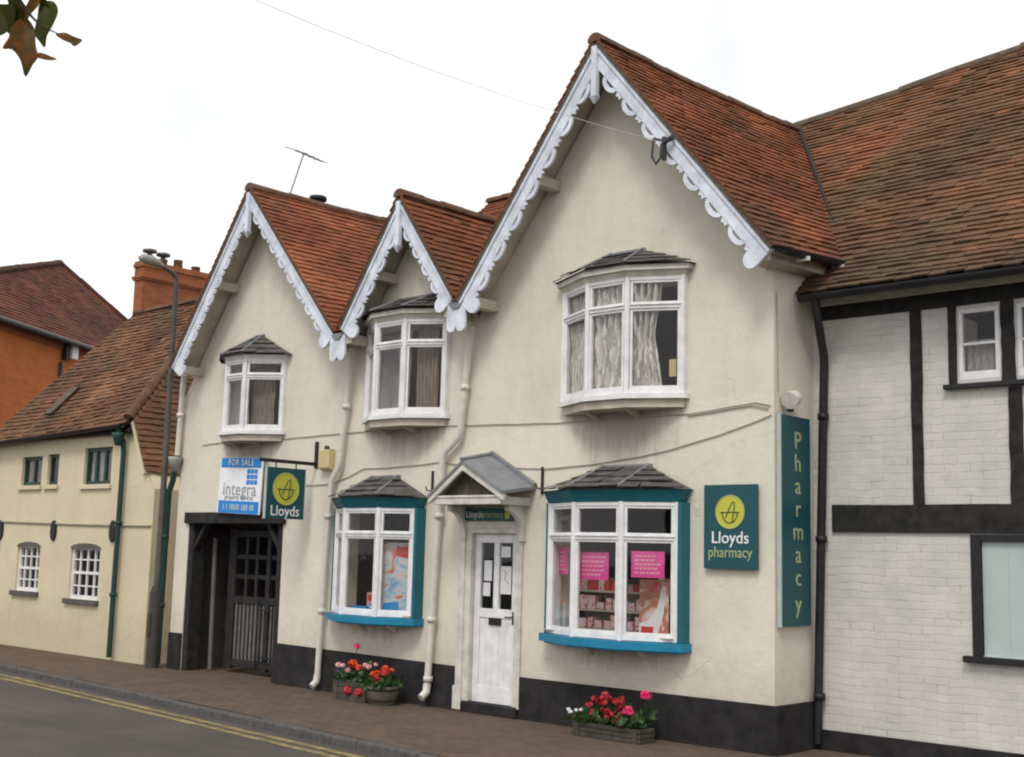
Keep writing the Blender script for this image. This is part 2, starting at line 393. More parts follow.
# ------------------------------------------------------------------ tiled roof sheets
def clip_interval(poly, v):
    xs = []
    n = len(poly)
    for i in range(n):
        (u0, v0), (u1, v1) = poly[i], poly[(i+1) % n]
        if (v0 <= v < v1) or (v1 <= v < v0): xs.append(u0+(u1-u0)*(v-v0)/(v1-v0))
    xs.sort(); return [(xs[i], xs[i+1]) for i in range(0, len(xs)-1, 2)]
def roof_sheet(name, parent, O, U, V, poly, mat, gauge=.10, tw=.165, warp=None, rough=1., label=None, tfun=None):
    O, U, V = Vector(O), Vector(U).normalized(), Vector(V).normalized(); N = U.cross(V).normalized()
    mb = MB(); wp = warp or (lambda p: p)
    rnd = random.Random(hash(name) % 1000+len(poly)*7+int(abs(O.x)*100))
    v = min(p[1] for p in poly); vmax = max(p[1] for p in poly); row = 0
    while v < vmax-.02:
        for a, b in clip_interval(poly, min(v+gauge*.5, vmax-.005)):
            u = a-(tw*.5 if row % 2 else 0)+rnd.uniform(-.01, .01)
            rv = rnd.uniform(-.006, .006)*rough
            while u < b:
                u0, u1 = max(a, u+.002), min(b, u+tw-.002); u += tw
                if u1-u0 < .02: continue
                dl = rnd.uniform(-.005, .005)*rough; dr = dl+rnd.uniform(-.004, .004)*rough
                if rnd.random() < .012*rough: dl -= .022; dr -= .016
                h = .027+rnd.uniform(-.004, .007)*rough; h2 = h+rnd.uniform(-.003, .003)*rough
                vb = v-.01+rv; vt = min(v+gauge*1.25, vmax+.01)
                P = [O+U*u0+V*(vb+dl)+N*h, O+U*u1+V*(vb+dr)+N*h2, O+U*u1+V*vt+N*.004, O+U*u0+V*vt+N*.004,
                     O+U*u0+V*(vb+dl)+N*(h-.020), O+U*u1+V*(vb+dr)+N*(h2-.020), O+U*u1+V*vt-N*.012, O+U*u0+V*vt-N*.012]
                P = [wp(p) for p in P]
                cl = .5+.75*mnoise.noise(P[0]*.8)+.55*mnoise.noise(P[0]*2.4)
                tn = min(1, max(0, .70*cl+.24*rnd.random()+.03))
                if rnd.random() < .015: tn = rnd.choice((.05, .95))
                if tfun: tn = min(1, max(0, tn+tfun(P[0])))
                mb.add(P, [(0, 1, 2, 3), (4, 5, 1, 0), (0, 3, 7, 4), (1, 5, 6, 2)], False, tn)
        v += gauge; row += 1
    o = mb.build(name, mat, parent, label=label)
    return o
def under_sheet(mb, O, U, V, poly, warp=None, drop=.03, th=.05):
    O, U, V = Vector(O), Vector(U).normalized(), Vector(V).normalized(); N = U.cross(V).normalized(); wp = warp or (lambda p: p)
    mb.prism([wp(O+U*a+V*b-N*drop) for a, b in poly], -N*th)
def ridge_run(mb, path, r=.105, seg=.33, gap=-.012):
    path = [Vector(p) for p in path]
    for A, B in zip(path, path[1:]):
        d = B-A; L = d.length; t = d.normalized(); side = t.cross(Vector((0, 0, 1))).normalized(); up = side.cross(t)
        n = max(1, round(L/seg)); s_ = L/n
        for k in range(n):
            jz = random.uniform(-.008, .008); r1 = r*random.uniform(.96, 1.05)
            vs = []
            for q, rr in ((k*s_+gap, r1), ((k+1)*s_-gap, r1*.96)):
                for j in range(9):
                    a = math.pi*(j/8)*1.1-.05*math.pi
                    vs.append(A+t*q+side*math.cos(a)*rr+up*(math.sin(a)*rr*.85+jz))
            n_ = 9
            fs = [(j, j+1, n_+j+1, n_+j) for j in range(8)]
            mb.add(vs, [f[::-1] for f in fs], True); mb.add(vs[:9], [tuple(range(9))]); mb.add(vs[9:], [tuple(range(9))[::-1]])

# ================================================================== SETTING
def sheet(name, pts, z, mat, kind='structure'):
    o = MB().add([(x, y, z) for x, y in pts], [tuple(range(len(pts)))]).build(name, mat, kind=kind); return o
KD = Vector((10.18, -.87, 0)).normalized(); KN = Vector((-KD.y, KD.x, 0))   # kerb runs slightly askew to the shop fronts
K0 = Vector((-8.55, -1.53, 0))
def kp(s, n, z=0): p = K0+KD*s+KN*n; return (p.x, p.y, z)
sheet('ground', [(-300, -300), (300, -300), (300, 300), (-300, 300)], -.14, 'earth')
a, b, c_, d = kp(-60, -.0), kp(60, -.0), kp(60, -9), kp(-60, -9)
sheet('road', [d[:2], c_[:2], b[:2], a[:2]], -.085, 'asphalt')
sheet('pavement', [kp(-60, .0)[:2], kp(60, .0)[:2], (60, 12), (-60, 12)], 0, 'paver')
kb = MB()
s_ = -40
while s_ < 40:
    L = .91; kb.obox(kp(s_, 0, 0), KD, KN, (0, 0, 1), .004, L-.004, -.12, .0, -.13, random.uniform(-.003, .004)); s_ += L
kb.build('kerb', 'kerbstone', bevel=.02, kind='structure')
for off in (-.34, -.51):
    ln = MB()
    n = 160
    for k in range(n):
        q0, q1 = -30+60*k/n, -30+60*(k+1)/n
        e = lambda q: .006*math.sin(q*7+off*9)+.004*math.sin(q*19)
        ln.add([kp(q0, off-.05+e(q0), -.081), kp(q1, off-.05+e(q1), -.081), kp(q1, off+.05+e(q1*1.1), -.081), kp(q0, off+.05+e(q0*1.1), -.081)], [(0, 1, 2, 3)])
    ln.build('road_marking', 'yellow', kind='structure')

# ================================================================== PHARMACY BUILDING
B = thing('shop_building', (-1.4, 0, 0), 'cream rendered pharmacy shop with three gables and white scalloped bargeboards', 'building')
XL, XR = -6.46, 3.60
YF = -.36
TILT = .034
def tilt(p):
    w = max(0, min(1, (7.3-p.z)/2.6))*(1 if p.x > 1.7 else 0)
    sag = -.035*math.sin(math.pi*max(0, min(1, (p.y+.42)/4.3)))*(1 if p.z > 5.5 else max(0, p.z-4.5))
    return Vector((p.x, p.y, p.z+(TILT+.050*w)*(p.y+.42)+sag))
GAB = [  # ridge x, ridge z, left foot (x,z), right foot (x,z), scallop spacing, word
    (-4.53, 6.81, (-6.28, 4.38), (-2.50, 4.52), .30, 'left'),
    (-1.39, 6.14, (-2.46, 4.56), (-.36, 4.72), .27, 'middle'),
    (1.66, 7.33, (-.36, 4.66), (3.85, 4.69), .37, 'right')]
def roofz(x):
    best = -9
    for rx, rz, (lx, lz), (qx, qz), *_ in GAB:
        zz = rz-(rz-lz)/(rx-lx)*(rx-x) if x < rx else rz-(rz-qz)/(qx-rx)*(x-rx)
        best = max(best, zz)
    return best
DROP = .17
xs = [XL, -4.53, -2.48, -1.39, -.36, 1.66, XR]
top = [(x, roofz(x)-DROP) for x in xs]
outer = [(XL, 0)]+[(XR, 0)]+top[::-1]
# openings (x0,x1,z0,z1)
OP = dict(gate=(-6.14, -3.90, -.001, 2.22), door=(-.40, .40, -.001, 2.06),
          w1=(1.05, 2.54, 3.50, 4.62), w2=(-2.20, -.87, 3.46, 4.54), w3=(-5.28, -4.05, 3.42, 4.32),
          s1=(-2.60, -1.24, 1.02, 2.28), s2=(.96, 2.55, 1.02, 2.30))
holes = []
for k in ('w1', 'w2', 'w3', 's1', 's2'):
    x0, x1, z0, z1 = OP[k]; holes.append([(x0, z0), (x0, z1), (x1, z1), (x1, z0)])
g, dd = OP['gate'], OP['door']
outer = [(XL, 0), (g[0], 0), (g[0], g[3]), (g[1], g[3]), (g[1], 0), (dd[0], 0), (dd[0], dd[3]), (dd[1], dd[3]), (dd[1], 0), (XR, 0)]+top[::-1]
wall = MB()
def facewall(mb, outer, holes, mapf, flip=False):
    loops = [[Vector((x, z, 0)) for x, z in L] for L in [outer]+holes]
    tri = tessellate_polygon(loops); flat = [p for L in loops for p in L]
    vs = [mapf(p.x, p.y) for p in flat]; fs = []
    for t in tri:
        A, Bq, C = (flat[i] for i in t)
        fs.append(tuple(t) if (Bq-A).cross(C-A).z > 0 else tuple(t[::-1]))
    mb.add(vs, fs)
facewall(wall, outer, holes, lambda x, z: (x, 0, z))
def reveal(mb, x0, x1, z0, z1, y0, y1, bottom=True):
    mb.add([(x0, y0, z0), (x0, y1, z0), (x0, y1, z1), (x0, y0, z1)], [(0, 1, 2, 3)])
    mb.add([(x1, y0, z0), (x1, y1, z0), (x1, y1, z1), (x1, y0, z1)], [(3, 2, 1, 0)])
    mb.add([(x0, y0, z1), (x0, y1, z1), (x1, y1, z1), (x1, y0, z1)], [(0, 1, 2, 3)])
    if bottom: mb.add([(x0, y0, z0), (x0, y1, z0), (x1, y1, z0), (x1, y0, z0)], [(3, 2, 1, 0)])
for k in OP: reveal(wall, *OP[k], 0, .22, k not in ('gate', 'door'))
ZR = roofz(XR)-DROP
wall.add([(XR, 0, 0), (XR, 5, 0), (XR, 5, ZR), (XR, 0, ZR)], [(0, 1, 2, 3)])
ZL = roofz(XL)-DROP
wall.add([(XL, 0, 0), (XL, 5, 0), (XL, 5, ZL), (XL, 0, ZL)], [(3, 2, 1, 0)])
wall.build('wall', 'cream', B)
bk = MB(); bk.add([(XL, 5, 2.3), (XR, 5, 2.3), (XR, 5, 4.4), (XL, 5, 4.4)], [(3, 2, 1, 0)]); bk.add([(-3.7, 5, 0), (XR, 5, 0), (XR, 5, 2.3), (-3.7, 5, 2.3)], [(3, 2, 1, 0)])
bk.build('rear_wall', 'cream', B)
# rooms behind the openings
for k, mat in (('w1', 'room'), ('w2', 'room'), ('w3', 'room'), ('s1', 'room'), ('s2', 'room'), ('door', 'dark')):
    x0, x1, z0, z1 = OP[k]; rm = MB()
    a0, a1, b0, b1, yy, y2 = x0-.5, x1+.5, z0-.5 if k != 'door' else 0.005, z1+.25, .22, 2.4
    if k == 's1': a0, a1 = -3.3, -.75
    if k == 's2': a0, a1 = .6, 3.4
    if k == 'door': a0, a1 = -.6, .5
    P = [(a0, yy, b0), (a1, yy, b0), (a1, y2, b0), (a0, y2, b0), (a0, yy, b1), (a1, yy, b1), (a1, y2, b1), (a0, y2, b1)]
    rm.add(P, [(0, 1, 2, 3), (7, 6, 5, 4), (2, 6, 7, 3), (1, 5, 6, 2), (0, 3, 7, 4)])
    # inner face of the front wall round the opening
    rm.add([(a0, yy, b0), (x0, yy, b0), (x0, yy, b1), (a0, yy, b1)], [(3, 2, 1, 0)])
    rm.add([(x1, yy, b0), (a1, yy, b0), (a1, yy, b1), (x1, yy, b1)], [(3, 2, 1, 0)])
    rm.add([(x0, yy, z1), (x1, yy, z1), (x1, yy, b1), (x0, yy, b1)], [(3, 2, 1, 0)])
    if k != 'door': rm.add([(x0, yy, b0), (x1, yy, b0), (x1, yy, z0), (x0, yy, z0)], [(3, 2, 1, 0)])
    rm.build('room', mat, B)
# plinth: dark painted band, 2.5 cm proud
T = .025
def plinth_run(x0, x1, z0, z1):
    return MB().prism([(x0, -T, -.02), (x1, -T, -.02), (x1, -T, z1), (x0, -T, z0)], (0, T-.002, 0))
for a in ((-3.90, -.56, .53, .49), (XL, -6.14, .52, .52)): plinth_run(*a).build('plinth', 'plinth', B, bevel=.006)
q = plinth_run(.44, 3.6, .45, .45); q.box(XR+.001, XR+T, -T, .74, -.02, .45); q.build('plinth', 'plinth', B, bevel=.006)
# ---- roofs
for gi, (rx, rz, (lx, lz), (qx, qz), sp, word) in enumerate(GAB):
    back = (3.2, 3.4, 3.9)[gi]
    y0 = -.42
    mat = ('roof_orange', 'roof_mid', 'roof_mid')[gi]
    us = MB(); cut = lambda poly, a, b: [(min(max(u, a), b), v) for u, v in poly]
    # right slope
    Vr = Vector((rx-qx, 0, rz-qz)); Lr = Vr.length
    pr = [(0, 0), (1.72 if gi == 2 else back+.42, 0), (back+.42, Lr), (0, Lr)]
    if gi == 0: pr = [(0, 0), (back, 0), (back, Lr), (0, Lr)]
    lab = '%s gable roof slope in red brown clay tiles' % word
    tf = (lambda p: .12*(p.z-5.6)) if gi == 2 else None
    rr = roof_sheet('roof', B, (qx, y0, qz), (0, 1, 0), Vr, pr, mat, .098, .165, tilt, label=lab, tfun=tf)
    under_sheet(us, (qx, y0, qz), (0, 1, 0), Vr, cut(pr, .075, 99), tilt)
    Vl = Vector((rx-lx, 0, rz-lz)); Ll = Vl.length; bw = back+.42
    plf = [(0, 0), (bw, 0), (bw, Ll), (0, Ll)]
    roof_sheet('roof', B, (lx, back, lz), (0, -1, 0), Vl, plf, mat, .098, .165, tilt, label='far slope of the %s gable roof' % word)
    under_sheet(us, (lx, back, lz), (0, -1, 0), Vl, cut(plf, 0, bw-.075), tilt)
    us.build('roof_deck', 'soffit', rr)
    rg = MB(); ridge_run(rg, [tilt(Vector((rx, y0+.01, rz-.03))), tilt(Vector((rx, back*.3, rz-.035))), tilt(Vector((rx, back*.65, rz-.035))), tilt(Vector((rx, back, rz-.03)))], .095)
    rg.build('ridge_tiles', 'ridge', rr)
    # mortared verge under the tile ends
    vg = MB()
    for (fx, fz) in ((lx, lz), (qx, qz)):
        D = Vector((fx-rx, 0, fz-rz)); L = D.length; D.normalize(); Nn = Vector((-D.z, 0, D.x));
        if Nn.z < 0: Nn = -Nn
        vg.obox((rx, -.395, rz), D, (0, 1, 0), Nn, .0, L-.02, -.018, .06, -.048, -.004)
    vg.build('verge', 'mortar', rr)
    # bargeboards with pierced scallops
    for side, (fx, fz) in ((-1, (lx, lz)), (1, (qx, qz))):
        D = Vector((fx-rx, 0, fz-rz)); L = D.length; D.normalize()
        Nn = Vector((D.z, 0, -D.x))
        if Nn.z > 0: Nn = -Nn        # points inwards and down, under the roof
        A = Vector((rx, 0, rz))
        P = lambda s, t, y: A+D*s+Nn*t+Vector((0, y, 0))
        bb = MB(); yb = -.385; th = .03
        t0, t1 = .050, .205
        tanh = abs(D.x/D.z)
        sA = t1*abs(Nn.x/D.x) if abs(D.x) > 1e-4 else 0
        end = L-.02
        # main board (mitred at the apex on the centre line)
        s_in = lambda t: -t*Nn.x/D.x
        bb.prism([P(s_in(t0), t0, yb), P(end, t0, yb), P(end-.05, t1, yb), P(s_in(t1), t1, yb)], (0, th, 0))
        # raised edge moulding
        bb.prism([P(s_in(t0), t0-.01, yb-.018), P(end, t0-.01, yb-.018), P(end, t0+.035, yb-.018), P(s_in(t0+.035), t0+.035, yb-.018)], (0, .017, 0))
        n = int((end-.20-s_in(t1)-.06)/sp)
        s0 = s_in(t1)+.10
        stp = (end-.185-s0)/max(1, n)
        for k in range(n):
            cs = s0+stp*(k+.5); ro, ri = stp*.32, stp*.19
            arc = lambda r, m=12, q=.66: [(cs-r*math.cos(math.pi*j/m), r*q*math.sin(math.pi*j/m)) for j in range(m+1)]
            oa, ia = arc(ro), arc(ri, 12, .46)
            for j in range(12):
                quad = [P(oa[j][0], t1-.004+oa[j][1], yb), P(oa[j+1][0], t1-.004+oa[j+1][1], yb), P(ia[j+1][0], t1-.004+ia[j+1][1], yb), P(ia[j][0], t1-.004+ia[j][1], yb)]
                bb.prism(quad, (0, th, 0))
            # little tooth between the loops
            ts = cs+stp*.5
            bb.prism([P(ts-stp*.13, t1-.004, yb), P(ts-stp*.08, t1+.045, yb), P(ts, t1+.025, yb), P(ts+stp*.08, t1+.045, yb), P(ts+stp*.13, t1-.004, yb)], (0, th, 0))
        # rounded foot lobe
        fs_ = end-.085
        lobe = [P(end-.19, t0+.05, yb-.004), P(end+.005, t0-.01, yb-.004)]
        lobe += [P(fs_+.092*math.cos(a_), t1+.045+.095*math.sin(a_), yb-.004) for a_ in [math.pi*j/14 for j in range(15)]]
        bb.prism(lobe, (0, th+.006, 0))
        bo = bb.build('bargeboard', 'barge', B, bevel=.004, label='%s bargeboard of the %s gable' % ('left' if side < 0 else 'right', word))
    fin = MB()
    fin.box(rx-.035, rx+.035, -.435, -.365, rz-.66, rz-.10)
    fin.add([(rx-.05, -.45, rz-.66), (rx+.05, -.45, rz-.66), (rx+.05, -.35, rz-.66), (rx-.05, -.35, rz-.66), (rx, -.40, rz-.76)], [(0, 1, 2, 3)[::-1][::-1], (4, 1, 0), (4, 2, 1), (4, 3, 2), (4, 0, 3)])
    fin.build('finial', 'barge', B, bevel=.008)
    # purlin ends carrying the verge
    for side, (fx, fz) in ((-1, (lx, lz)), (1, (qx, qz))):
        for fr_ in (.42, .90):
            x = rx+(fx-rx)*fr_; z = rz+(fz-rz)*fr_
            if fr_ > .6: x -= side*.06
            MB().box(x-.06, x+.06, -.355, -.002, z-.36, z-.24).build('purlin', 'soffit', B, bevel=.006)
# lead valleys between the gables
for x, z in ((-.36, 4.64), (-2.48, 4.48)):
    MB().prism([(x-.12, -.40, z+.02), (x+.12, -.40, z+.02), (x+.05, -.40, z-.06), (x-.05, -.40, z-.06)], (0, 3.6, .12)).build('valley_gutter', 'lead', B)
    MB().prism([(x-.14, -.384, z+.0), (x+.14, -.384, z+.0), (x+.15, -.384, z-.24)]+[(x+.075+.07*math.cos(a_), -.384, z-.27-.06*math.sin(a_)) for a_ in [math.pi*j/8 for j in range(9)]]+[(x-.075+.07*math.cos(a_), -.384, z-.27-.06*math.sin(a_)) for a_ in [math.pi*j/8 for j in range(9)]]+[(x-.15, -.384, z-.24)], (0, .03, 0)).build('valley_board', 'barge', B, bevel=.005)
# the long rear range behind the gables
Vm = Vector((0, 3.2, 2.95)); Lm = Vm.length
rr = roof_sheet('roof', B, (-4.5, 1.0, 4.62), (1, 0, 0), Vm, [(0, 0), (6.15, 0), (6.15, Lm), (.25, Lm)], 'roof_orange', .10, .165, label='long roof range behind the three gables')
us = MB(); under_sheet(us, (-4.5, 1.0, 4.62), (1, 0, 0), Vm, [(0, 0), (6.15, 0), (6.15, Lm), (.25, Lm)])
Vq = Vector((0, -3.2, 2.95)); under_sheet(us, (1.65, 7.4, 4.62), (-1, 0, 0), Vq, [(0, 0), (6.15, 0), (5.9, Lm), (0, Lm)])
us.build('roof_deck', 'undertile', rr)
rg = MB(); ridge_run(rg, [(-4.25, 4.2, 7.58), (1.6, 4.2, 7.58)], .10); rg.build('ridge_tiles', 'ridge', rr)
# right eave: box soffit and black gutter with white brackets
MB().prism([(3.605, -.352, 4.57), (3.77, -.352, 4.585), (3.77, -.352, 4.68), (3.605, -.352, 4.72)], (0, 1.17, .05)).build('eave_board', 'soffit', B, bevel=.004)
gt = MB(); n = 12
for i in range(n):
    a0, a1 = math.pi+math.pi*i/n, math.pi+math.pi*(i+1)/n
    q = lambda a, r: (3.885+r*math.cos(a), 4.685+r*math.sin(a))
    (ax, az), (bx, bz), (cx, cz), (dx, dz) = q(a0, .062), q(a1, .062), q(a1, .055), q(a0, .055)
    gt.prism([(ax, -.36, az), (bx, -.36, bz), (cx, -.36, cz), (dx, -.36, dz)], (0, 1.66, .125))
gt.build('gutter', 'black', B)
for y in (.05, .75): MB().box(3.82, 3.955, y, y+.025, 4.63+.07*y, 4.67+.07*y).build('gutter_bracket', 'white', B)

# ---- canted bay windows
def bay(parent, x0, x1, z0, z1, zt, proj, inset, ybase, style, label, roof):
    """three-light canted bay: plan points from wall to wall, transom at zt"""
    fr = 'white'
    y1 = ybase-proj
    P = [Vector((x0, ybase, 0)), Vector((x0+inset, y1, 0)), Vector((x1-inset, y1, 0)), Vector((x1, ybase, 0))]
    f = MB(); panes = []
    post = .036 if style == 'shop' else .032
    for A, Bp in zip(P, P[1:]):
        U = (Bp-A).normalized(); L = (Bp-A).length; Wn = Vector((U.y, -U.x, 0))   # outwards
        bx = lambda u0, u1, w0, w1, za, zb: f.obox(A, U, Wn, (0, 0, 1), u0, u1, w0, w1, za, zb)
        e = .028
        bx(e, L-e, -.05, .022, z0, z0+.055)                # bottom rail
        bx(e, L-e, -.05, .022, z1-.04, z1)                 # head
        bx(e, L-e, -.05, .026, zt-.022, zt+.024)           # transom
        bx(e, L-e, .026, .040, zt+.012, zt+.023)            # drip
        for (za, zb) in ((z0+.055, zt-.022), (zt+.024, z1-.04)):
            c = .026; u0, u1 = e+.006, L-e-.006
            bx(u0, u0+c, -.03, .012, za, zb); bx(u1-c, u1, -.03, .012, za, zb)
            bx(u0+c, u1-c, -.03, .012, za, za+c); bx(u0+c, u1-c, -.03, .012, zb-c, zb)
            g_ = MB(); g_.obox(A, U, Wn, (0, 0, 1), u0+c-.004, u1-c+.004, -.012, -.008, za+c-.004, zb-c+.004); panes.append(g_)
    for i, p in enumerate(P):
        r_ = post
        if i in (0, 3): 
            sgn = 1 if i == 0 else -1
            f.box(min(p.x-sgn*.02, p.x+sgn*.06), max(p.x-sgn*.02, p.x+sgn*.06), p.y-.035, .0, z0-.001, z1+.001)
        else:
            f.tube([(p.x, p.y, z0-.002), (p.x, p.y, z1+.002)], r_, 8)
    win = f.build('window', fr, parent, bevel=.004, label=label)
    for g_ in panes: g_.build('pane', 'glass', win)
    def outline(off, sx=0.):
        return [(x0-sx, 0.), (x0-sx, ybase-off*.6)]+[(P[1].x-off*.25, y1-off), (P[2].x+off*.25, y1-off)]+[(x1+sx, ybase-off*.6), (x1+sx, 0.)]
    def slab(off, sx, za, zb, mat, name, bev=.006):
        o_ = [Vector((x, min(y, -.001), za)) for x, y in outline(off, sx)]
        return MB().prism(o_, (0, 0, zb-za)).build(name, mat, win, bevel=bev)
    def flare(off0, sx0, off1, sx1, za, zb, mat, name):
        a_ = [(x, min(y, -.001), za) for x, y in outline(off0, sx0)]; b_ = [(x, min(y, -.001), zb) for x, y in outline(off1, sx1)]
        n_ = len(a_); m = MB()
        m.add(a_+b_, [(i, i+1, n_+i+1, n_+i) for i in range(n_-1)]+[tuple(range(n_))[::-1], tuple(range(n_, 2*n_))]); return m.build(name, mat, win)
    if style == 'shop':
        slab(.10, .10, z0-.085, z0-.005, 'blue_sill', 'sill', .012)
        slab(.05, .05, z0-.105, z0-.088, 'blue_sill', 'apron')
        flare(.030, .03, .085, .09, z1+.002, z1+.13, 'teal', 'fascia')
        # teal side posts against the wall
        for sx_, xe, pw in ((-1, x0-.022, .02), (1, x1+.022, .05)):
            MB().box(min(xe, xe+sx_*pw), max(xe, xe+sx_*pw), ybase-.04, -.001, z0-.004, z1+.001).build('side_post', 'teal', win, bevel=.004)
        e0, s0, zr = .11, .11, z1+.132
        for q in (.3, .72):
            xx = x0+(x1-x0)*q; MB().prism([(xx-.03, -.001, z0-.081), (xx-.03, -.19, z0-.081), (xx-.03, -.001, z0-.21)], (.06, 0, 0)).build('bracket', 'offwhite', win)
    else:
        slab(.07, .05, z0-.052, z0-.002, 'white', 'sill', .012)
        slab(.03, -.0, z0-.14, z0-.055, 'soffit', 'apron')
        flare(.02, .02, .05, .04, z1+.002, z1+.055, 'offwhite' if style != 'plain' else 'white', 'frieze')
        if style != 'plain':
            slab(.085, .085, z1+.057, z1+.115, 'offwhite', 'cornice', .006); zr = z1+.117
        else: zr = z1+.057
        e0, s0 = .115, .12
        for q in (.28, .62):
            xx = x0+(x1-x0)*q; MB().prism([(xx-.03, -.001, z0-.141), (xx-.03, -.24, z0-.141), (xx-.03, -.001, z0-.21)], (.06, 0, 0)).build('bracket', 'soffit', win)
    # roof: hipped sheets rising to the wall
    ta, tb, tz = roof
    ed = [Vector((x, min(y, -.001), zr)) for x, y in outline(e0, s0)]
    tp = [Vector((ta, -.001, tz)), Vector((tb, -.001, tz))]
    mid = [Vector((ta+(.02), -.05, tz-.01)), Vector((tb-.02, -.05, tz-.01))]
    faces = [[ed[0], ed[1], ed[2], tp[0]], [ed[2], ed[3], tp[1], tp[0]], [ed[3], ed[4], ed[5], tp[1]]]
    rf = MB()
    rnd = random.Random(int(x0*100))
    for q in faces:
        # broken into overlapping courses of slate
        if len(q) == 4:
            A0, A1, B1, B0 = (q[0], q[1], q[2], q[3]) if q is faces[1] else (None,)*4
        if q is faces[1]: rows = (q[0], q[1], q[2], q[3])
        elif q is faces[0]: rows = (q[1], q[2], q[3], q[3])
        else: rows = (q[0], q[1], q[3], q[3])
        e_0, e_1, t_1, t_0 = rows
        nn = (e_1-e_0).cross(t_0-e_0).normalized()
        if nn.z < 0: nn = -nn
        R_ = 4
        for r in range(R_):
            a_, b_ = r/R_, min(1, (r+1.25)/R_)
            la, lb = e_0.lerp(t_0, a_), e_1.lerp(t_1, a_); ua, ub = e_0.lerp(t_0, b_), e_1.lerp(t_1, b_)
            K = max(1, int((lb-la).length/.22))
            for k in range(K):
                p0, p1 = la.lerp(lb, k/K), la.lerp(lb, (k+1)/K-.006); p3, p2 = ua.lerp(ub, k/K), ua.lerp(ub, (k+1)/K-.006)
                dn = Vector((0, -rnd.uniform(-.012, .022), 0)); up = nn*(.016+rnd.uniform(0, .020))
                v_ = [p0+dn+up, p1+dn+up, p2+nn*.006, p3+nn*.006, p0+dn+up-nn*.012, p1+dn+up-nn*.012]
                rf.add(v_, [(0, 1, 2, 3), (4, 5, 1, 0)])
    allp = ed+tp
    rf.add([p-Vector((0, 0, .004)) for p in allp], [(0, 1, 2, 6), (2, 3, 7, 6), (3, 4, 5, 7), (5, 4, 3, 2, 1, 0)])
    ro = rf.build('roof', 'slate', win)
    lr = MB()
    for a_, b_ in ((ed[2], tp[0]), (ed[3], tp[1])): lr.tube([a_+Vector((0, 0, .025)), b_+Vector((0, 0, .02))], .016, 6)
    lr.box(min(ta, tb)-.05, max(ta, tb)+.05, -.012, -.001, tz-.01, tz+.025)
    lr.build('lead_flashing', 'lead', win)
    return win
def drape(parent, A, Bq, z0, z1, amp, waves, mat, taper=0., name='curtain', seed=0):
    A, Bq = Vector(A), Vector(Bq); m = MB(); nu, nv = waves*8, 14; rnd = random.Random(seed)
    ph = [rnd.uniform(0, 6) for _ in range(6)]
    D = (Bq-A); Nn = Vector((D.y, -D.x, 0)).normalized(); vs = []
    for j in range(nv+1):
        t = j/nv; z = z0+(z1-z0)*t
        for i in range(nu+1):
            u = i/nu
            uu = u*(1-taper*math.sin(math.pi*t)**2*.9) if taper else u
            w = amp*(math.sin(u*waves*6.283+ph[0]+.8*math.sin(t*5+ph[1]))+.45*math.sin(u*waves*13+ph[2]+t*3)+.55*math.sin(t*17+5*math.sin(u*7+ph[4])+ph[3]))
            vs.append(A+D*uu+Nn*w+Vector((0, 0, z)))
    fs = [(j*(nu+1)+i, j*(nu+1)+i+1, (j+1)*(nu+1)+i+1, (j+1)*(nu+1)+i) for j in range(nv) for i in range(nu)]
    return m.add(vs, fs, True).build(name, mat, parent)

w1 = bay(B, 1.01, 2.59, 3.43, 4.65, 4.335, .26, .53, -.04, 'oriel', 'large upper bay window with ruffled lace curtains', (1.60, 2.02, 5.00))
w2 = bay(B, -2.25, -.83, 3.41, 4.57, 4.27, .28, .45, -.04, 'oriel', 'upper bay window over the left shop window with a striped curtain', (-1.72, -1.12, 4.90))
w3 = bay(B, -5.33, -4.00, 3.36, 4.35, 4.11, .34, .45, -.02, 'plain', 'smaller upper bay window with brown curtains', (-4.70, -4.58, 4.73))
drape(w1, (1.02, .03, 0), (1.50, -.20, 0), 3.50, 4.60, .018, 6, 'lace', seed=1)
drape(w1, (1.52, -.22, 0), (2.05, -.22, 0), 3.50, 4.60, .042, 6, 'lace', seed=2)
drape(w1, (2.08, -.20, 0), (2.36, -.09, 0), 3.50, 4.60, .040, 4, 'lace', .25, seed=4)
drape(w2, (-1.60, -.12, 0), (-1.36, -.14, 0), 3.48, 4.50, .012, 5, 'sheer', seed=5)
drape(w2, (-1.26, -.13, 0), (-1.00, -.02, 0), 3.48, 4.50, .016, 6, 'drape', seed=6)
drape(w2, (-2.15, .1, 0), (-1.75, .1, 0), 3.48, 4.50, .012, 5, 'sheer', seed=15)
drape(w3, (-4.98, -.14, 0), (-4.62, -.14, 0), 3.45, 4.30, .012, 4, 'sheer', seed=7)
drape(w3, (-4.50, -.16, 0), (-4.20, -.02, 0), 3.45, 4.30, .020, 5, 'drape', seed=8)
ls = MB().box(2.38, 2.46, .0, .02, 3.62, 3.80); ls.build('wall_card', 'alarm', w1)
s1 = bay(B, -2.63, -1.21, 1.0, 2.29, 1.965, .22, .40, -.11, 'shop', 'left shop bay window with red and blue display and teal frame', (-2.13, -1.66, 2.68))
s2 = bay(B, .93, 2.58, .96, 2.33, 1.97, .24, .52, -.11, 'shop', 'right shop bay window with pink notices and teal frame', (1.55, 2.14, 2.71))

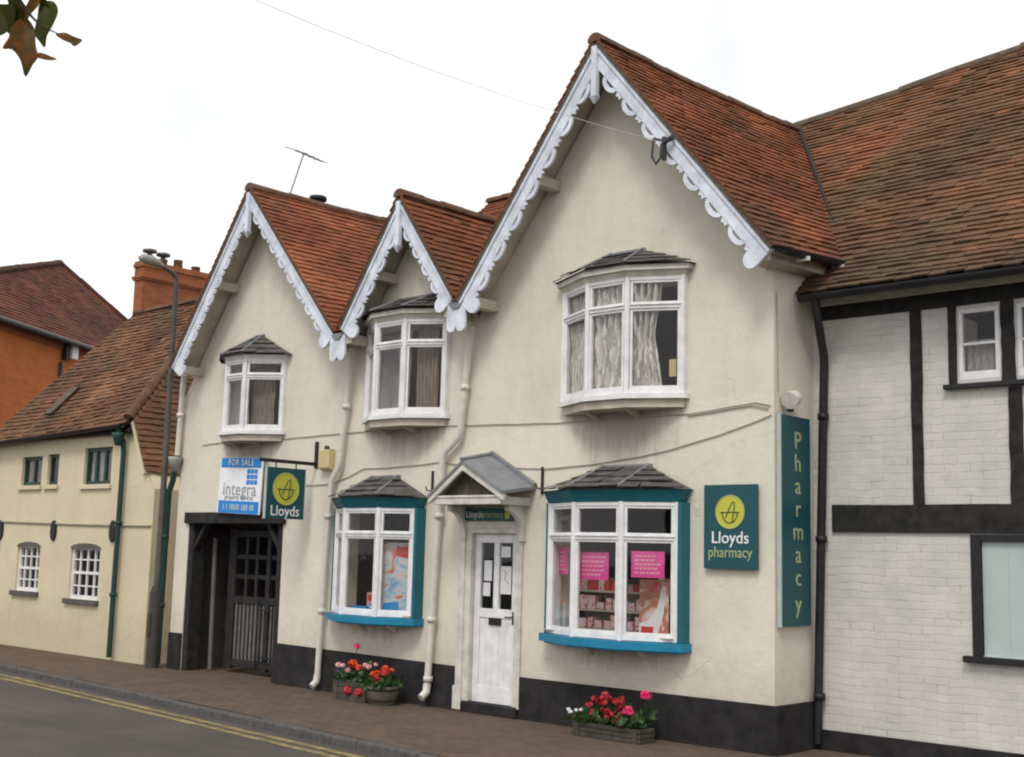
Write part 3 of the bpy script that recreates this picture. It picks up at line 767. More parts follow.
# ---- door and porch
dr = MB(); dy = .035
dr.box(-.335, .335, dy, dy+.045, .12, .30); dr.box(-.335, -.245, dy, dy+.045, .30, 2.0); dr.box(.245, .335, dy, dy+.045, .30, 2.0)
dr.box(-.245, .245, dy, dy+.045, 1.90, 2.0); dr.box(-.245, .245, dy, dy+.045, 1.06, 1.16)
dr.box(-.04, .04, dy, dy+.045, 1.16, 1.90)
for k in range(5):
    x0 = -.245+.098*k; dr.box(x0+.0015, x0+.0965, dy+.012, dy+.034, .30, 1.06)
door = dr.build('door', 'white', B, bevel=.005)
for x0, x1 in ((-.245, -.04), (.04, .245)): MB().box(x0+.004, x1-.004, dy+.02, dy+.025, 1.164, 1.896).build('pane', 'glass', door)
MB().box(-.095, .095, dy-.008, dy+.002, .98, 1.06).build('letterbox', 'black', door, bevel=.004)
hd = MB(); hd.box(.265, .295, dy-.008, dy, 1.00, 1.14); hd.tube([(.28, dy-.005, 1.08), (.28, dy-.05, 1.08), (.20, dy-.055, 1.08)], .009, 8); hd.build('handle', 'black', door)
fr = MB()
fr.box(-.43, -.34, -.03, .09, .12, 2.09); fr.box(.34, .40, -.03, .09, .12, 2.09); fr.box(-.34, .34, -.03, .09, 2.005, 2.09)
fr.box(-.53, -.43, -.045, .0, .10, 2.14); fr.box(.40, .44, -.03, .0, .10, 2.14); fr.box(-.43, .40, -.04, -.031, 2.06, 2.14)
fr.box(-.55, -.42, -.06, .0, .02, .28)
fr.build('door_frame', 'offwhite', B, bevel=.006)
MB().box(-.42, .42, -.06, .09, .0, .115).build('doorstep', 'plinth', B, bevel=.01)
for x0, x1, z0, z1 in ((-.21, -.10, 1.30, 1.45), (-.20, -.08, 1.47, 1.70), (.06, .20, 1.74, 1.86), (.06, .22, 1.33, 1.64)):
    o = MB().box(x0, x1, dy+.012, dy+.016, z0, z1).build('paper_notice', 'paper'); recentre(o, ((x0+x1)/2, dy+.014, z0))
    tag(o, {(-.21): 'lowest white notice in the left glass of the shop door', (-.20): 'white notice in the left glass of the shop door, above another',
            .06: 'small white notice at the top of the right door glass'}[x0] if z1 != 1.64 else 'tall white notice with a pale green swirl in the right door glass', 'notice', 'notices in the door glass')
    if z1 == 1.64: MB().tube([(.09, dy+.010, 1.60), (.15, dy+.010, 1.57), (.12, dy+.010, 1.50), (.18, dy+.010, 1.45)], .006, 6).build('swirl', 'gold', None).parent = None
for o in list(bpy.data.objects):
    if o.name.startswith('swirl'):
        par = [p for p in bpy.data.objects if p.name.startswith('paper_notice') and abs(p.location.z-1.33) < 1e-3][0]
        o.data.transform(Matrix.Translation(-par.location)); o.parent = par
# porch
pt = MB(); apex_f, apex_b = Vector((-.02, -.56, 2.80)), Vector((-.06, -.005, 2.91))
ef = {-1: Vector((-.55, -.56, 2.42)), 1: Vector((.61, -.56, 2.45))}; eb = {-1: Vector((-.57, -.005, 2.50)), 1: Vector((.61, -.005, 2.53))}
for sd in (-1, 1):
    q = [apex_f, ef[sd], eb[sd], apex_b]; pt.prism(q, (0, 0, -.035))
    pt.prism([p+Vector((0, 0, .004)) for p in (apex_b+Vector((0, -.05, -.005)), eb[sd]+Vector((0, -.05, -.005)), eb[sd], apex_b)], (0, 0, .03))
pt.tube([apex_f+Vector((0, -.01, .008)), apex_b+Vector((0, 0, .008))], .022, 8)
porch = pt.build('porch', 'lead', B, bevel=.004)
pb = MB()
for sd in (-1, 1):
    A, E_ = apex_f+Vector((0, .015, -.035)), ef[sd]+Vector((0, .015, -.035))
    dn = Vector((0, 0, -.075)); pb.prism([A, E_, E_+dn*.9, A+dn], (0, .035, 0))
pb.box(-.50, .55, -.52, -.44, 2.31, 2.38)
pb.box(-.53, .58, -.53, -.43, 2.383, 2.41)
for sd, xx in ((-1, -.46), (1, .50)): pb.box(xx-.035, xx+.035, -.438, -.002, 2.31, 2.40)
pb.build('porch_frame', 'offwhite', porch, bevel=.005)
MB().prism([(-.48, -.40, 2.40), (.54, -.40, 2.40), (.0, -.40, 2.74)], (0, .02, 0)).build('tympanum', 'wood', porch)
for xx in (-.45, .44):
    pts = [(xx-.03, -.002, 2.308), (xx-.03, -.30, 2.308)]+[(xx-.03, -.30+.24*math.sin(a_), 2.25-.30*(1-math.cos(a_))) for a_ in [math.pi/2*j/8 for j in range(9)]]+[(xx-.03, -.06, 1.92), (xx-.03, -.002, 1.92)]
    MB().prism(pts, (.06, 0, 0)).build('corbel', 'offwhite', porch, bevel=.004)

# ---- gateway lintel, passage
MB().box(-6.20, -3.84, -.05, .0, 2.10, 2.26).build('lintel', 'beam', B, bevel=.01)
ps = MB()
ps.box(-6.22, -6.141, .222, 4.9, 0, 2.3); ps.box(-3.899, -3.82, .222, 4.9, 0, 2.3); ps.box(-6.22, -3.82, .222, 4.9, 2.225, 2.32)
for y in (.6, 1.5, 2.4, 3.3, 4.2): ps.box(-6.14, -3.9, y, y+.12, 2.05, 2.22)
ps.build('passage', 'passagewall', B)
for a, b in ((-6.139, -6.02), (-4.02, -3.901)): MB().box(a, b, .01, .224, 0, 2.099).build('gate_post', 'beam', B, bevel=.008)
for sx, xx in ((1, -6.02), (-1, -4.02)): MB().prism([(xx, .03, 1.72), (xx+sx*.30, .03, 2.099), (xx+sx*.22, .03, 2.099), (xx, .03, 1.80)], (0, .09, 0)).build('brace', 'beam', B)

# ---- rainwater pipes on the shop front
def pipe(parent, path, r, mat, clips=(), label=None, shoe=None):
    m = MB().tube(path, r, 12)
    o = m.build('downpipe', mat, parent, label=label)
    for (x, y, z) in clips: MB().lathe((x, y, z), [(r, -.03), (r+.014, -.03), (r+.014, .03), (r, .03)], 12).build('collar', mat, o)
    if shoe: MB().tube(shoe, [r+.006, r+.006, r+.002], 12).build('shoe', mat, o)
    return o
pipe(B, [(-2.50, -.10, 4.36), (-2.54, -.08, 4.22), (-2.68, -.08, 2.95), (-2.70, -.08, 2.84), (-2.83, -.08, 2.66), (-2.85, -.08, 2.56), (-2.93, -.09, .14)], .040, 'pipe',
     [(-2.60, -.08, 3.6), (-2.86, -.085, 2.2), (-2.90, -.088, 1.0)], 'cream downpipe between the left and middle gables', [(-2.93, -.09, .20), (-2.93, -.10, .12), (-2.935, -.17, .06)])
pipe(B, [(-.38, -.10, 4.42), (-.42, -.08, 4.25), (-.52, -.08, 3.22), (-.55, -.08, 3.12), (-.78, -.08, 2.95), (-.81, -.08, 2.84), (-.93, -.09, .20)], .042, 'pipe',
     [(-.47, -.08, 3.7), (-.83, -.085, 2.2), (-.89, -.09, 1.0), (-.92, -.09, .32)], 'cream downpipe beside the porch with a swan neck bend', [(-.93, -.09, .26), (-.93, -.10, .17), (-.935, -.18, .11)])
pc = pipe(B, [(-6.35, -.10, 4.30), (-6.40, -.08, 4.18), (-6.43, -.08, 3.10)], .042, 'pipe', [(-6.42, -.08, 3.7)], 'short cream downpipe on the corner beside the cottage')
hp = MB(); hp.lathe((-6.46, -.09, 2.86), [(.0, 0), (.05, .0), (.10, .16), (.11, .22), (.09, .22)], 12); hp.build('hopper', 'lamphead', pc)
pipe(B, [(-6.46, -.09, 2.90), (-6.50, -.09, 2.72), (-6.60, -.08, 2.55), (-6.62, -.08, .05)], .045, 'greenpaint', [(-6.62, -.08, 1.9), (-6.62, -.08, .9)], 'green downpipe under the corner hopper')

# ================================================================== SIGNS, BOXES, WIRES ON THE SHOP FRONT
def emblem(parent, O, U, V, r, squeeze=1.):
    """lime disc with a bowl and a looped line"""
    O, U, V = Vector(O), Vector(U)*squeeze, Vector(V); N = Vector(U).normalized().cross(V)
    d = MB().prism([O+U*r*math.cos(a_)+V*r*math.sin(a_) for a_ in [2*math.pi*k/40 for k in range(40)]], N*.004).build('disc', 'lime', parent)
    rim = MB(); rim.tube([O+N*.004+U*r*.97*math.cos(a_)+V*r*.97*math.sin(a_) for a_ in [2*math.pi*k/40 for k in range(41)]], r*.028, 5, False)
    rim.build('rim', 'gold', parent)
    w = r*.035; q = lambda x, y: O+N*.005+U*(x*r)+V*(y*r)
    lg = MB()
    lg.tube([q(-.66, -.02), q(.66, -.02)], w, 6)
    lg.tube([q(.52*math.cos(math.pi+math.pi*k/14), -.02+.62*math.sin(math.pi+math.pi*k/14)) for k in range(15)], w, 6)
    lg.tube([q(-.30, -.36), q(-.08, .10), q(.10, .46), q(.24, .60), q(.33, .52), q(.30, .20), q(.22, -.30), q(.16, -.58)], w, 6)
    lg.build('mark', 'logo', parent)
# square plaque right of the big shop window
t = thing('wall_sign', (3.15, -.03, 1.69), 'square teal plaque with lime disc reading Lloyds pharmacy, right of the shop window', 'sign')
MB().box(2.85, 3.45, -.06, -.03, 1.69, 2.50).build('panel', 'sign_teal', t, bevel=.004)
MB().box(2.90, 3.40, -.029, -.002, 1.8, 2.4).build('backing', 'black', t)
emblem(t, (3.15, -.061, 2.235), (1, 0, 0), (0, 0, 1), .165)
text('lettering', 'Lloyds', .165, (3.15, -.0625, 1.985), (1, 0, 0), (0, 0, 1), 'letter', t, depth=.003).data.name
text('lettering', 'pharmacy', .148, (3.15, -.0625, 1.845), (1, 0, 0), (0, 0, 1), 'gold', t, squeeze=.86)
# tall vertical sign on the return wall
t = thing('vertical_sign', (3.63, .36, 1.17), 'tall narrow teal sign with Pharmacy spelt downwards on the side wall', 'sign')
MB().box(3.605, 3.655, .05, .59, 1.17, 3.17).build('panel', 'sign_teal', t, bevel=.003)
MB().box(3.608, 3.652, .030, .048, 1.165, 3.175).build('edge_trim', 'sign_edge', t)
for k, ch in enumerate('Pharmacy'):
    text('lettering', ch, .24, (3.6565, .345, 2.93-.218*k-(.03 if ch == 'y' else 0)), (0, 1, 0), (0, 0, 1), 'gold', t, squeeze=1.1)
# hanging sign on an iron bracket
t = thing('hanging_sign', (-3.25, -.02, 2.15), 'small teal hanging sign reading Lloyds on an iron wall bracket', 'sign')
MB().box(-3.268, -3.232, -.80, -.20, 2.15, 2.80).build('panel', 'sign_teal', t, bevel=.003)
MB().box(-3.270, -3.230, -.198, -.185, 2.145, 2.805).build('edge_trim', 'sign_edge', t)
MB().box(-3.270, -3.230, -.815, -.802, 2.145, 2.805).build('edge_trim', 'sign_edge', t)
bkt = MB(); bkt.box(-3.275, -3.225, -.03, -.002, 2.83, 3.18); bkt.box(-3.265, -3.235, -.92, -.03, 2.86, 2.905)
for y in (-.66, -.34): bkt.tube([(-3.25, y, 2.862), (-3.25, y, 2.80)], .008, 6)
bkt.build('bracket', 'black', t)
emblem(t, (-3.230, -.50, 2.53), (0, 1, 0), (0, 0, 1), .21)
text('lettering', 'Lloyds', .19, (-3.2305, -.50, 2.245), (0, 1, 0), (0, 0, 1), 'letter', t, squeeze=.95)
# for-sale board
t = thing('sale_board', (-4.88, -.09, 2.25), 'white and blue estate agent board reading FOR SALE above the gateway', 'sign')
rot = R(2.2); bu = Vector((math.cos(rot), 0, -math.sin(rot))); bv = Vector((math.sin(rot), 0, math.cos(rot))); bo = Vector((-4.80, -.10, 2.625))
q = MB(); q.obox(bo, bu, (0, 1, 0), bv, -.50, .50, 0, .012, -.39, .39); q.build('panel', 'signwhite', t)
q = MB()
for s_x in (-.36, .36): q.obox(bo, bu, (0, 1, 0), bv, s_x-.02, s_x+.02, .0125, .098, -.30, .30)
q.build('batten', 'wood', t)
q = MB(); q.obox(bo, bu, (0, 1, 0), bv, -.47, .47, -.004, -.0005, .25, .385); q.build('band', 'signblue', t)
q = MB(); q.obox(bo, bu, (0, 1, 0), bv, -.47, .47, -.004, -.0005, -.385, -.215); q.build('band', 'signblue', t)
text('lettering', 'FOR SALE', .125, bo+bv*.318+Vector((0, -.006, 0)), bu, bv, 'letter', t, space=1.15)
q = MB(); rnd = random.Random(4); ux = -.36
while ux < .36:
    wv = rnd.uniform(.02, .05); q.obox(bo-bv*.30+bu*ux, bu, (0, 1, 0), bv, 0, wv, -.006, -.0045, -.04, .04)
    q.obox(bo-bv*.30+bu*ux, bu, (0, 1, 0), bv, wv*.3, wv*.6, -.008, -.0061, -.02, .02); ux += wv+(.014 if rnd.random() > .2 else .05)
q.build('lettering', 'aqua', t)
text('lettering', 'integra', .27, bo-bv*.055+bu*.0+Vector((0, -.003, 0)), bu, bv, 'greytext', t, space=1.05)
text('lettering', 'property services', .095, bo-bv*.165+Vector((0, -.003, 0)), bu, bv, 'greytext', t)
q = MB()
for i in range(3):
    for j in range(3): q.obox(bo+bu*(.19+.085*i)+bv*(.05+.075*j), bu, (0, 1, 0), bv, -.036, .036, -.004, -.0005, -.03, .03)
q.build('emblem', 'signblue', t)
# name strip over the door
t = thing('door_sign', (-.05, -.05, 2.08), 'narrow teal name strip with lime disc under the porch', 'sign')
MB().box(-.415, .40, -.075, -.046, 2.150, 2.285).build('panel', 'sign_teal', t)
text('lettering', 'Lloyds', .105, (-.26, -.0765, 2.215), (1, 0, 0), (0, 0, 1), 'letter', t)
text('lettering', 'pharmacy', .10, (.03, -.0765, 2.215), (1, 0, 0), (0, 0, 1), 'gold', t, squeeze=.8)
MB().prism([(.25+.042*math.cos(a_), -.0755, 2.215+.052*math.sin(a_)) for a_ in [2*math.pi*k/20 for k in range(20)]], (0, -.003, 0)).build('disc', 'lime', t)
# alarm box
t = thing('alarm_box', (-2.99, -.06, 2.78), 'yellowish cream alarm box on the wall beside the downpipe', 'alarm box')
q = MB(); q.prism([(-3.10, -.001, 2.78), (-3.10, -.10, 2.82), (-3.10, -.10, 3.06), (-3.10, -.001, 3.07)], (.22, 0, 0)); q.build('casing', 'alarm', t, bevel=.012)
MB().lathe((-3.0, -.05, 3.068), [(0, .05), (.03, .045), (.035, 0)], 12).build('beacon', 'black', t)
# flood lamp at the corner
t = thing('flood_lamp', (3.60, .30, 3.30), 'small white security lamp at the corner above the tall sign', 'lamp')
q = MB(); q.tube([(3.602, .30, 3.34), (3.70, .26, 3.34)], .035, 10); q.build('arm', 'offwhite', t)
q = MB(); q.tube([(3.68, .32, 3.36), (3.70, .22, 3.34), (3.71, .10, 3.30)], [.045, .075, .085], 12); q.build('head', 'offwhite', t)
MB().box(3.66, 3.70, .14, .20, 3.20, 3.27).build('sensor', 'black', t)
# wires
def cable(pts, r, mat, label, sagn=6, sag=0., cat='cable', group=None, loc=None):
    path = []
    for a_, b_ in zip(pts, pts[1:]):
        a_, b_ = Vector(a_), Vector(b_)
        for k in range(sagn):
            t_ = k/sagn; path.append(a_.lerp(b_, t_)+Vector((0, 0, -sag*4*t_*(1-t_)+.002*math.sin(k*2.1+a_.x*5))))
    path.append(Vector(pts[-1]))
    o = MB().tube(path, r, 6).build('cable', mat); recentre(o, loc or pts[0]); return tag(o, label, cat, group)
cable([(-5.9, -.012, 3.24), (-5.4, -.012, 3.26), (-3.9, -.012, 3.25), (-2.77, -.012, 3.27), (-.75, -.012, 3.27), (.88, -.012, 3.22), (2.66, -.012, 3.22), (3.4, -.012, 3.29), (3.57, -.012, 3.25)], .006, 'wire', 'thin grey cable clipped along the wall just under the upper windows')
cable([(2.62, -.014, 3.20), (3.35, -.014, 3.265), (3.55, -.014, 3.22)], .006, 'wire', 'short second cable looping towards the corner lamp', 5)
cable([(-3.54, -.012, 2.62), (-2.9, -.012, 2.63), (-2.3, -.012, 2.80), (-.95, -.012, 2.84), (.75, -.012, 2.72), (1.9, -.012, 2.80), (2.7, -.012, 2.93), (3.58, -.012, 3.16)], .006, 'wire', 'slack grey cable drooping over the shop window roofs', 6, .015)
cable([(3.612, .04, 4.36), (3.612, .05, 3.9), (3.612, .06, 3.4)], .005, 'wire', 'thin cable running down the side wall from the eaves to the lamp', 5)
for x, lab in ((.70, 'black iron hook on the wall left of the big shop window'), (-1.04, 'black iron hook on the wall between shop window and porch')):
    q = MB(); q.box(x-.014, x+.014, -.02, -.001, 2.44, 2.74); q.tube([(x, -.015, 2.50), (x, -.10, 2.50), (x, -.12, 2.55)], .008, 6)
    tag(recentre(q.build('wall_hook', 'black'), (x, 0, 2.44)), lab, 'hook')
# overhead line and its bracket
t = thing('insulator_bracket', (2.58, -.39, 5.75), 'dark iron cable bracket on the right bargeboard of the tallest gable', 'bracket')
q = MB(); q.box(2.56, 2.60, -.42, -.386, 5.78, 6.02); q.tube([(2.58, -.41, 5.98), (2.50, -.48, 6.0), (2.50, -.50, 5.80), (2.55, -.50, 5.72), (2.60, -.49, 5.78), (2.60, -.48, 5.92)], .014, 8)
q.build('hook', 'wiredark', t)
q = MB(); q.tube([(2.60, -.45, 5.94), (2.72, -.45, 5.98)], [.02, .03], 10); q.build('insulator', 'wiredark', t)
cable([(2.56, -.47, 5.96), (1.31, -5.11, 6.38), (.55, -8.0, 6.75)], .0028, 'skywire', 'thin overhead service wire from the tall gable up into the sky', 14, .10, loc=(2.56, -.47, 5.96))
# aerial and vent on the left roof
t = thing('tv_aerial', (-5.42, 1.0, 5.62), 'spindly television aerial behind the left gable roof', 'aerial')
MB().tube([(-5.50, 1.0, 5.55), (-5.48, 1.0, 7.15), (-5.17, 1.0, 7.78)], .011, 6).build('mast', 'lamphead', t)
q = MB(); q.tube([(-5.34, 1.0, 7.86), (-4.76, 1.0, 7.58)], .011, 6)
for u in (0, .33, .6, .8, 1):
    p = Vector((-5.34, 1, 7.86)).lerp(Vector((-4.76, 1, 7.58)), u); q.tube([p+Vector((0, -.22*(1-.4*u), 0)), p+Vector((0, .22*(1-.4*u), 0))], .006, 5)
q.build('boom', 'steel', t)
t = thing('roof_vent', (-4.77, 1.0, 6.5), 'dark round vent cowl just behind the left gable ridge', 'vent')
q = MB(); q.lathe((-4.77, 1.0, 6.45), [(.06, 0), (.06, .52)], 12); q.build('stem', 'steel', t)
q = MB(); q.lathe((-4.77, 1.0, 6.98), [(0, -.02), (.13, -.02), (.135, .01), (.13, .04), (0, .075)], 16); q.build('cap', 'black', t)

# ================================================================== GATE IN THE PASSAGE
t = thing('entrance_gate', (-4.95, .45, 0), 'tall dark timber gate with latticed top and slatted lower half in the gateway', 'gate')
fr = MB(); y0, y1 = .40, .46
for x in (-5.62, -5.54, -4.72, -3.98): fr.box(x-.045, x+.045, y0, y1, .06, 2.04)
for (a, b) in ((-5.495, -4.765), (-4.675, -4.025)):
    for z in (.10, .98, 1.92): fr.box(a, b, y0+.004, y1-.004, z, z+.10)
fr.build('frame', 'gatewood', t, bevel=.005)
lt = MB()
for (a, b) in ((-5.495, -4.765), (-4.675, -4.025)):
    for k in (1, 2): lt.box(a+(b-a)*k/3-.03, a+(b-a)*k/3+.03, y0+.015, y1-.015, 1.08, 1.92)
    for k in (1, 2): lt.box(a, b, y0+.017, y1-.017, 1.08+.28*k-.03, 1.08+.28*k+.03)
lt.build('lattice', 'gatewood', t)
bd = MB()
for (a, b) in ((-5.495, -4.765), (-4.675, -4.025)):
    n = 8
    for k in range(n):
        w = (b-a)/n; bd.box(a+w*k+.022, a+w*(k+1)-.022, y0+.02, y0+.035, .20, .98-random.uniform(.0, .02))
bd.build('boards', 'gateboard', t)
sp = MB()
for x in (-4.86, -4.38, -4.20): sp.tube([(x, .36, .05), (x, .36, 1.0), (x, .36, 1.12)], [.016, .016, .003], 6)
sp.box(-4.9, -4.1, .352, .368, .25, .27); sp.box(-4.9, -4.1, .352, .368, .90, .92)
sp.build('railing', 'black', t)
o = MB().tube([(-5.90, .34, .02), (-5.93, .33, 1.9)], .035, 10).build('passage_pipe', 'gateboard'); recentre(o, (-5.90, .34, 0)); tag(o, 'pale upright pipe inside the left of the dark gateway', 'pipe')
o = MB().box(-9, -2, 8.0, 8.2, 0, 3.2).build('yard_wall', 'yardwall'); recentre(o, (-5.5, 8.1, 0)); tag(o, 'pale wall glimpsed across the yard through the gate lattice', 'wall')

# ================================================================== SHOP WINDOW DISPLAYS
def card(name, x0, x1, y, z0, z1, mat, label, cat, group=None, U=(1, 0, 0)):
    U = Vector(U).normalized(); Wn = Vector((U.y, -U.x, 0)); L = Vector((x1-x0, 0, 0)).length
    t = thing(name, (x0, y, z0), label, cat, group)
    MB().obox((x0, y, z0), U, Wn, (0, 0, 1), 0, L, 0, .003, 0, z1-z0).build('sheet', mat, t)
    return t, Vector((x0, y, z0)), U, Wn, L
for x0, x1, y, z0, z1, U, lab in ((1.00, 1.22, -.05, 1.58, 1.86, (.53, -.24, 0), 'pink notice in the narrow left light of the right shop window'),
                                  (1.46, 1.84, -.265, 1.54, 1.82, (1, 0, 0), 'square pink notice in the middle light of the right shop window'),
                                  (2.13, 2.47, -.27, 1.58, 1.84, (.50, .20, 0), 'wide pink notice in the right light of the right shop window')):
    t, O, U, Wn, L = card('pink_notice', x0, x1, y, z0, z1, 'pink', lab, 'notice', 'pink notices in the shop window', U)
    q = MB(); rnd = random.Random(int(x0*100))
    for r in range(5):
        ux = .10
        while ux < rnd.uniform(.6, .85):
            wv = rnd.uniform(.06, .16); q.obox(O+Vector((0, 0, (z1-z0)*(.82-.16*r))), U, Wn, (0, 0, 1), L*ux, L*(ux+wv), .0035, .005, -.009, .009); ux += wv+.035
    q.build('lettering', 'palepink', t)
t, O, U, Wn, L = card('poster', 2.04, 2.40, .0, 1.00, 1.56, 'print_face', 'tall white and tan picture poster in the right shop window', 'poster')
q = MB(); q.prism([O+U*a+Vector((0, 0, b))+Wn*.0035 for a, b in ((.0, .0), (.22, .0), (.30, .22), (.33, .50), (.28, .50), (.22, .28), (.10, .14), (.0, .12))], Wn*.002); q.build('picture', 'paper', t)
q = MB(); q.prism([O+U*a+Vector((0, 0, b))+Wn*.006 for a, b in ((.02, .015), (.17, .015), (.18, .09), (.03, .09))], Wn*.002); q.build('picture', 'red', t)
t = thing('display_shelves', (1.7, .3, .95), 'low display shelves with rows of small pink and red packets', 'shelves')
for z in (1.0, 1.20, 1.40): MB().box(.95, 2.75, .16, .45, z, z+.02).build('shelf', 'shelf', t)
MB().box(.95, 2.75, .46, .48, .95, 1.55).build('back', 'shelf', t)
rnd = random.Random(9); kinds = {'palepink': MB(), 'red': MB(), 'paper': MB(), 'pink': MB()}
for z in (1.022, 1.222, 1.422):
    x = 1.0
    while x < 2.68:
        w = rnd.uniform(.06, .12); h = rnd.uniform(.07, .15); kinds[rnd.choice(['palepink', 'red', 'paper', 'paper', 'palepink'])].box(x, x+w, .18, .28, z, z+h); x += w+rnd.uniform(.0, .03)
for k, m_ in kinds.items():
    if m_.v: m_.build('packets', 'packs' if k in ('paper', 'palepink') else k, t, kind='stuff')
o = MB().box(1.66, 2.0, .10, .13, 1.50, 1.56).build('shelf_strip', 'black'); recentre(o, (1.8, .1, 1.5)); tag(o, 'short black strip under the middle pink notice', 'strip')
t = thing('leaflet_holder', (1.02, .0, 1.0), 'small pale blue leaflet holder at the left of the right shop window', 'leaflet holder')
MB().obox((1.02, .0, 1.03), (.8, -.3, 0), (0, 1, 0), (0, 0, 1), 0, .07, 0, .01, 0, .24).build('leaflet', 'aqua', t); MB().box(1.02, 1.12, .02, .06, 1.0, 1.03).build('base', 'paper', t)
# left window
t = thing('picture_poster', (-1.64, -.22, 1.06), 'large red and blue picture poster in the left shop window', 'poster')
PU = Vector((.40, .21, 0)).normalized(); PW = Vector((PU.y, -PU.x, 0)); PO = Vector((-1.64, -.22, 1.06))
MB().obox(PO, PU, PW, (0, 0, 1), 0, .46, 0, .003, 0, .82).build('sheet', 'print_blue', t)
pq = lambda L, o: [PO+PU*a+PW*o+Vector((0, 0, b)) for a, b in L]
q = MB(); q.prism(pq([(.18, .66), (.40, .62), (.42, .76), (.17, .78)], .004), PW*.002); q.build('picture', 'red', t)
q = MB(); q.prism(pq([(.02, .0), (.24, .0), (.22, .12), (.04, .10)], .010), PW*.002); q.build('picture', 'bluebox', t)
for x0, x1, z1, mat, lab in ((-2.22, -2.06, 1.26, 'palepink', 'small pink and white carton in the left shop window'), (-2.28, -1.98, 1.10, 'bluebox', 'low blue carton in front of the pink one'),
                             (-1.84, -1.66, 1.14, 'bluebox', 'bright blue carton at the foot of the picture poster'), (-1.86, -1.74, 1.36, 'palepink', 'pale carton on end beside the picture poster')):
    y = {1.26: .06, 1.10: -.16, 1.14: -.24, 1.36: -.06}[z1]
    t = thing('carton', ((x0+x1)/2, y, 1.03), lab, 'carton', 'cartons in the left shop window')
    MB().box(x0, x1, y, y+.08, 1.024, z1).build('box', mat, t, bevel=.004)
    MB().box(x0+.02, x1-.02, y-.003, y-.0005, 1.03+(z1-1.03)*.55, z1-.03).build('print', 'red' if mat == 'palepink' else 'paper', t)
o = MB().box(-2.76, -1.18, -.18, .40, 1.0, 1.022).build('display_board', 'shelf'); recentre(o, (-2, 0, 1.0)); tag(o, 'window board under the cartons in the left shop window', 'board')
o = MB().box(.90, 2.56, -.2, .14, .99, 1.0).build('display_board', 'shelf'); recentre(o, (1.7, 0, .99)); tag(o, 'window board along the bottom of the right shop window', 'board')

# ================================================================== TIMBER FRAMED HOUSE ON THE RIGHT
H = thing('timber_framed_house', (6.5, .75, 0), 'black and white timber framed house with painted brick panels and mossy tiled roof', 'building')
YW = .75; HX = 9.6
ww = MB()
hw = [[(5.10, 3.47), (5.10, 4.13), (5.48, 4.13), (5.48, 3.47)], [(5.64, 3.47), (5.64, 4.13), (6.02, 4.13), (6.02, 3.47)], [(5.26, .99), (5.26, 2.0), (6.9, 2.0), (6.9, .99)]]
facewall(ww, [(3.603, 0), (HX, 0), (HX, 4.6), (3.603, 4.6)], hw, lambda x, z: (x, YW, z))
for L in hw: reveal(ww, L[0][0], L[2][0], L[0][1], L[1][1], YW, YW+.15)
ww.add([(HX, YW, 0), (HX, 7, 0), (HX, 7, 4.6), (HX, 4, 7.6), (HX, YW, 4.6)], [(0, 1, 2, 3, 4)])
ww.build('wall', 'wbrick', H)
MB().box(3.63, HX, YW-.03, YW-.002, -.02, .19).build('plinth', 'plinth', H, bevel=.006)
def timber(x0, x1, z0, z1, p=.022, wob=.006):
    q = MB(); n = 8; lo, hi = [], []
    horiz = (x1-x0) > (z1-z0)
    rnd = random.Random(int(x0*100+z0*37))
    for k in range(n+1):
        w0, w1 = rnd.uniform(-wob, wob), rnd.uniform(-wob, wob)
        if horiz: x = x0+(x1-x0)*k/n; lo.append((x, YW-p, z0+w0)); hi.append((x, YW-p, z1+w1))
        else: z = z0+(z1-z0)*k/n; lo.append((x0+w0, YW-p, z)); hi.append((x1+w1, YW-p, z))
    q.prism(lo+hi[::-1], (0, p-.002, 0)); return q.build('timber', 'beam', H)
timber(3.81, HX, 2.07, 2.33, .026); timber(3.64, HX, 4.17, 4.31, .024)
timber(4.64, 4.75, 2.335, 4.165); timber(5.55, 5.67, 2.335, 3.375); timber(5.50, 5.62, 3.42, 4.165, .020); timber(6.9, 7.02, 2.335, 4.165); timber(8.2, 8.32, 2.335, 4.165)
timber(5.01, 5.085, 3.42, 4.165, .020, .003)
MB().box(3.65, HX, YW-.05, YW-.002, 4.315, 4.39).build('fascia', 'offwhite', H, bevel=.004)
def sash(x0, x1):
    f = MB(); y = YW+.0
    f.box(x0, x1, y, y+.05, 3.47, 3.545); f.box(x0, x1, y, y+.05, 4.09, 4.13); f.box(x0, x0+.04, y, y+.05, 3.545, 4.09); f.box(x1-.04, x1, y, y+.05, 3.545, 4.09)
    f.box(x0+.04, x1-.04, y+.005, y+.045, 3.79, 3.815)
    w = f.build('window', 'white', H, bevel=.004)
    for z0, z1 in ((3.547, 3.788), (3.817, 4.088)): MB().box(x0+.042, x1-.042, y+.02, y+.024, z0, z1).build('pane', 'glass', w)
    drape(w, (x0+.05, y+.10, 0), (x1-.05, y+.10, 0), 3.5, 3.85, .012, 4, 'sheer', seed=int(x0*10))
    MB().add([(x0-.3, y+1.2, 3.2), (x1+.3, y+1.2, 3.2), (x1+.3, y+1.2, 4.4), (x0-.3, y+1.2, 4.4)], [(0, 1, 2, 3)]).build('room', 'dark', w)
sash(5.10, 5.48); sash(5.64, 6.02)
MB().box(4.97, 6.2, YW-.07, YW-.001, 3.385, 3.43).build('window_sill', 'black', H, bevel=.006)
f = MB(); f.box(5.17, 5.26, YW-.02, YW+.08, .99, 2.06); f.box(5.26, 6.9, YW-.02, YW+.08, 2.0, 2.06); f.box(6.9, 7.0, YW-.02, YW+.08, .99, 2.06)
w = f.build('shop_window', 'black', H, bevel=.004)
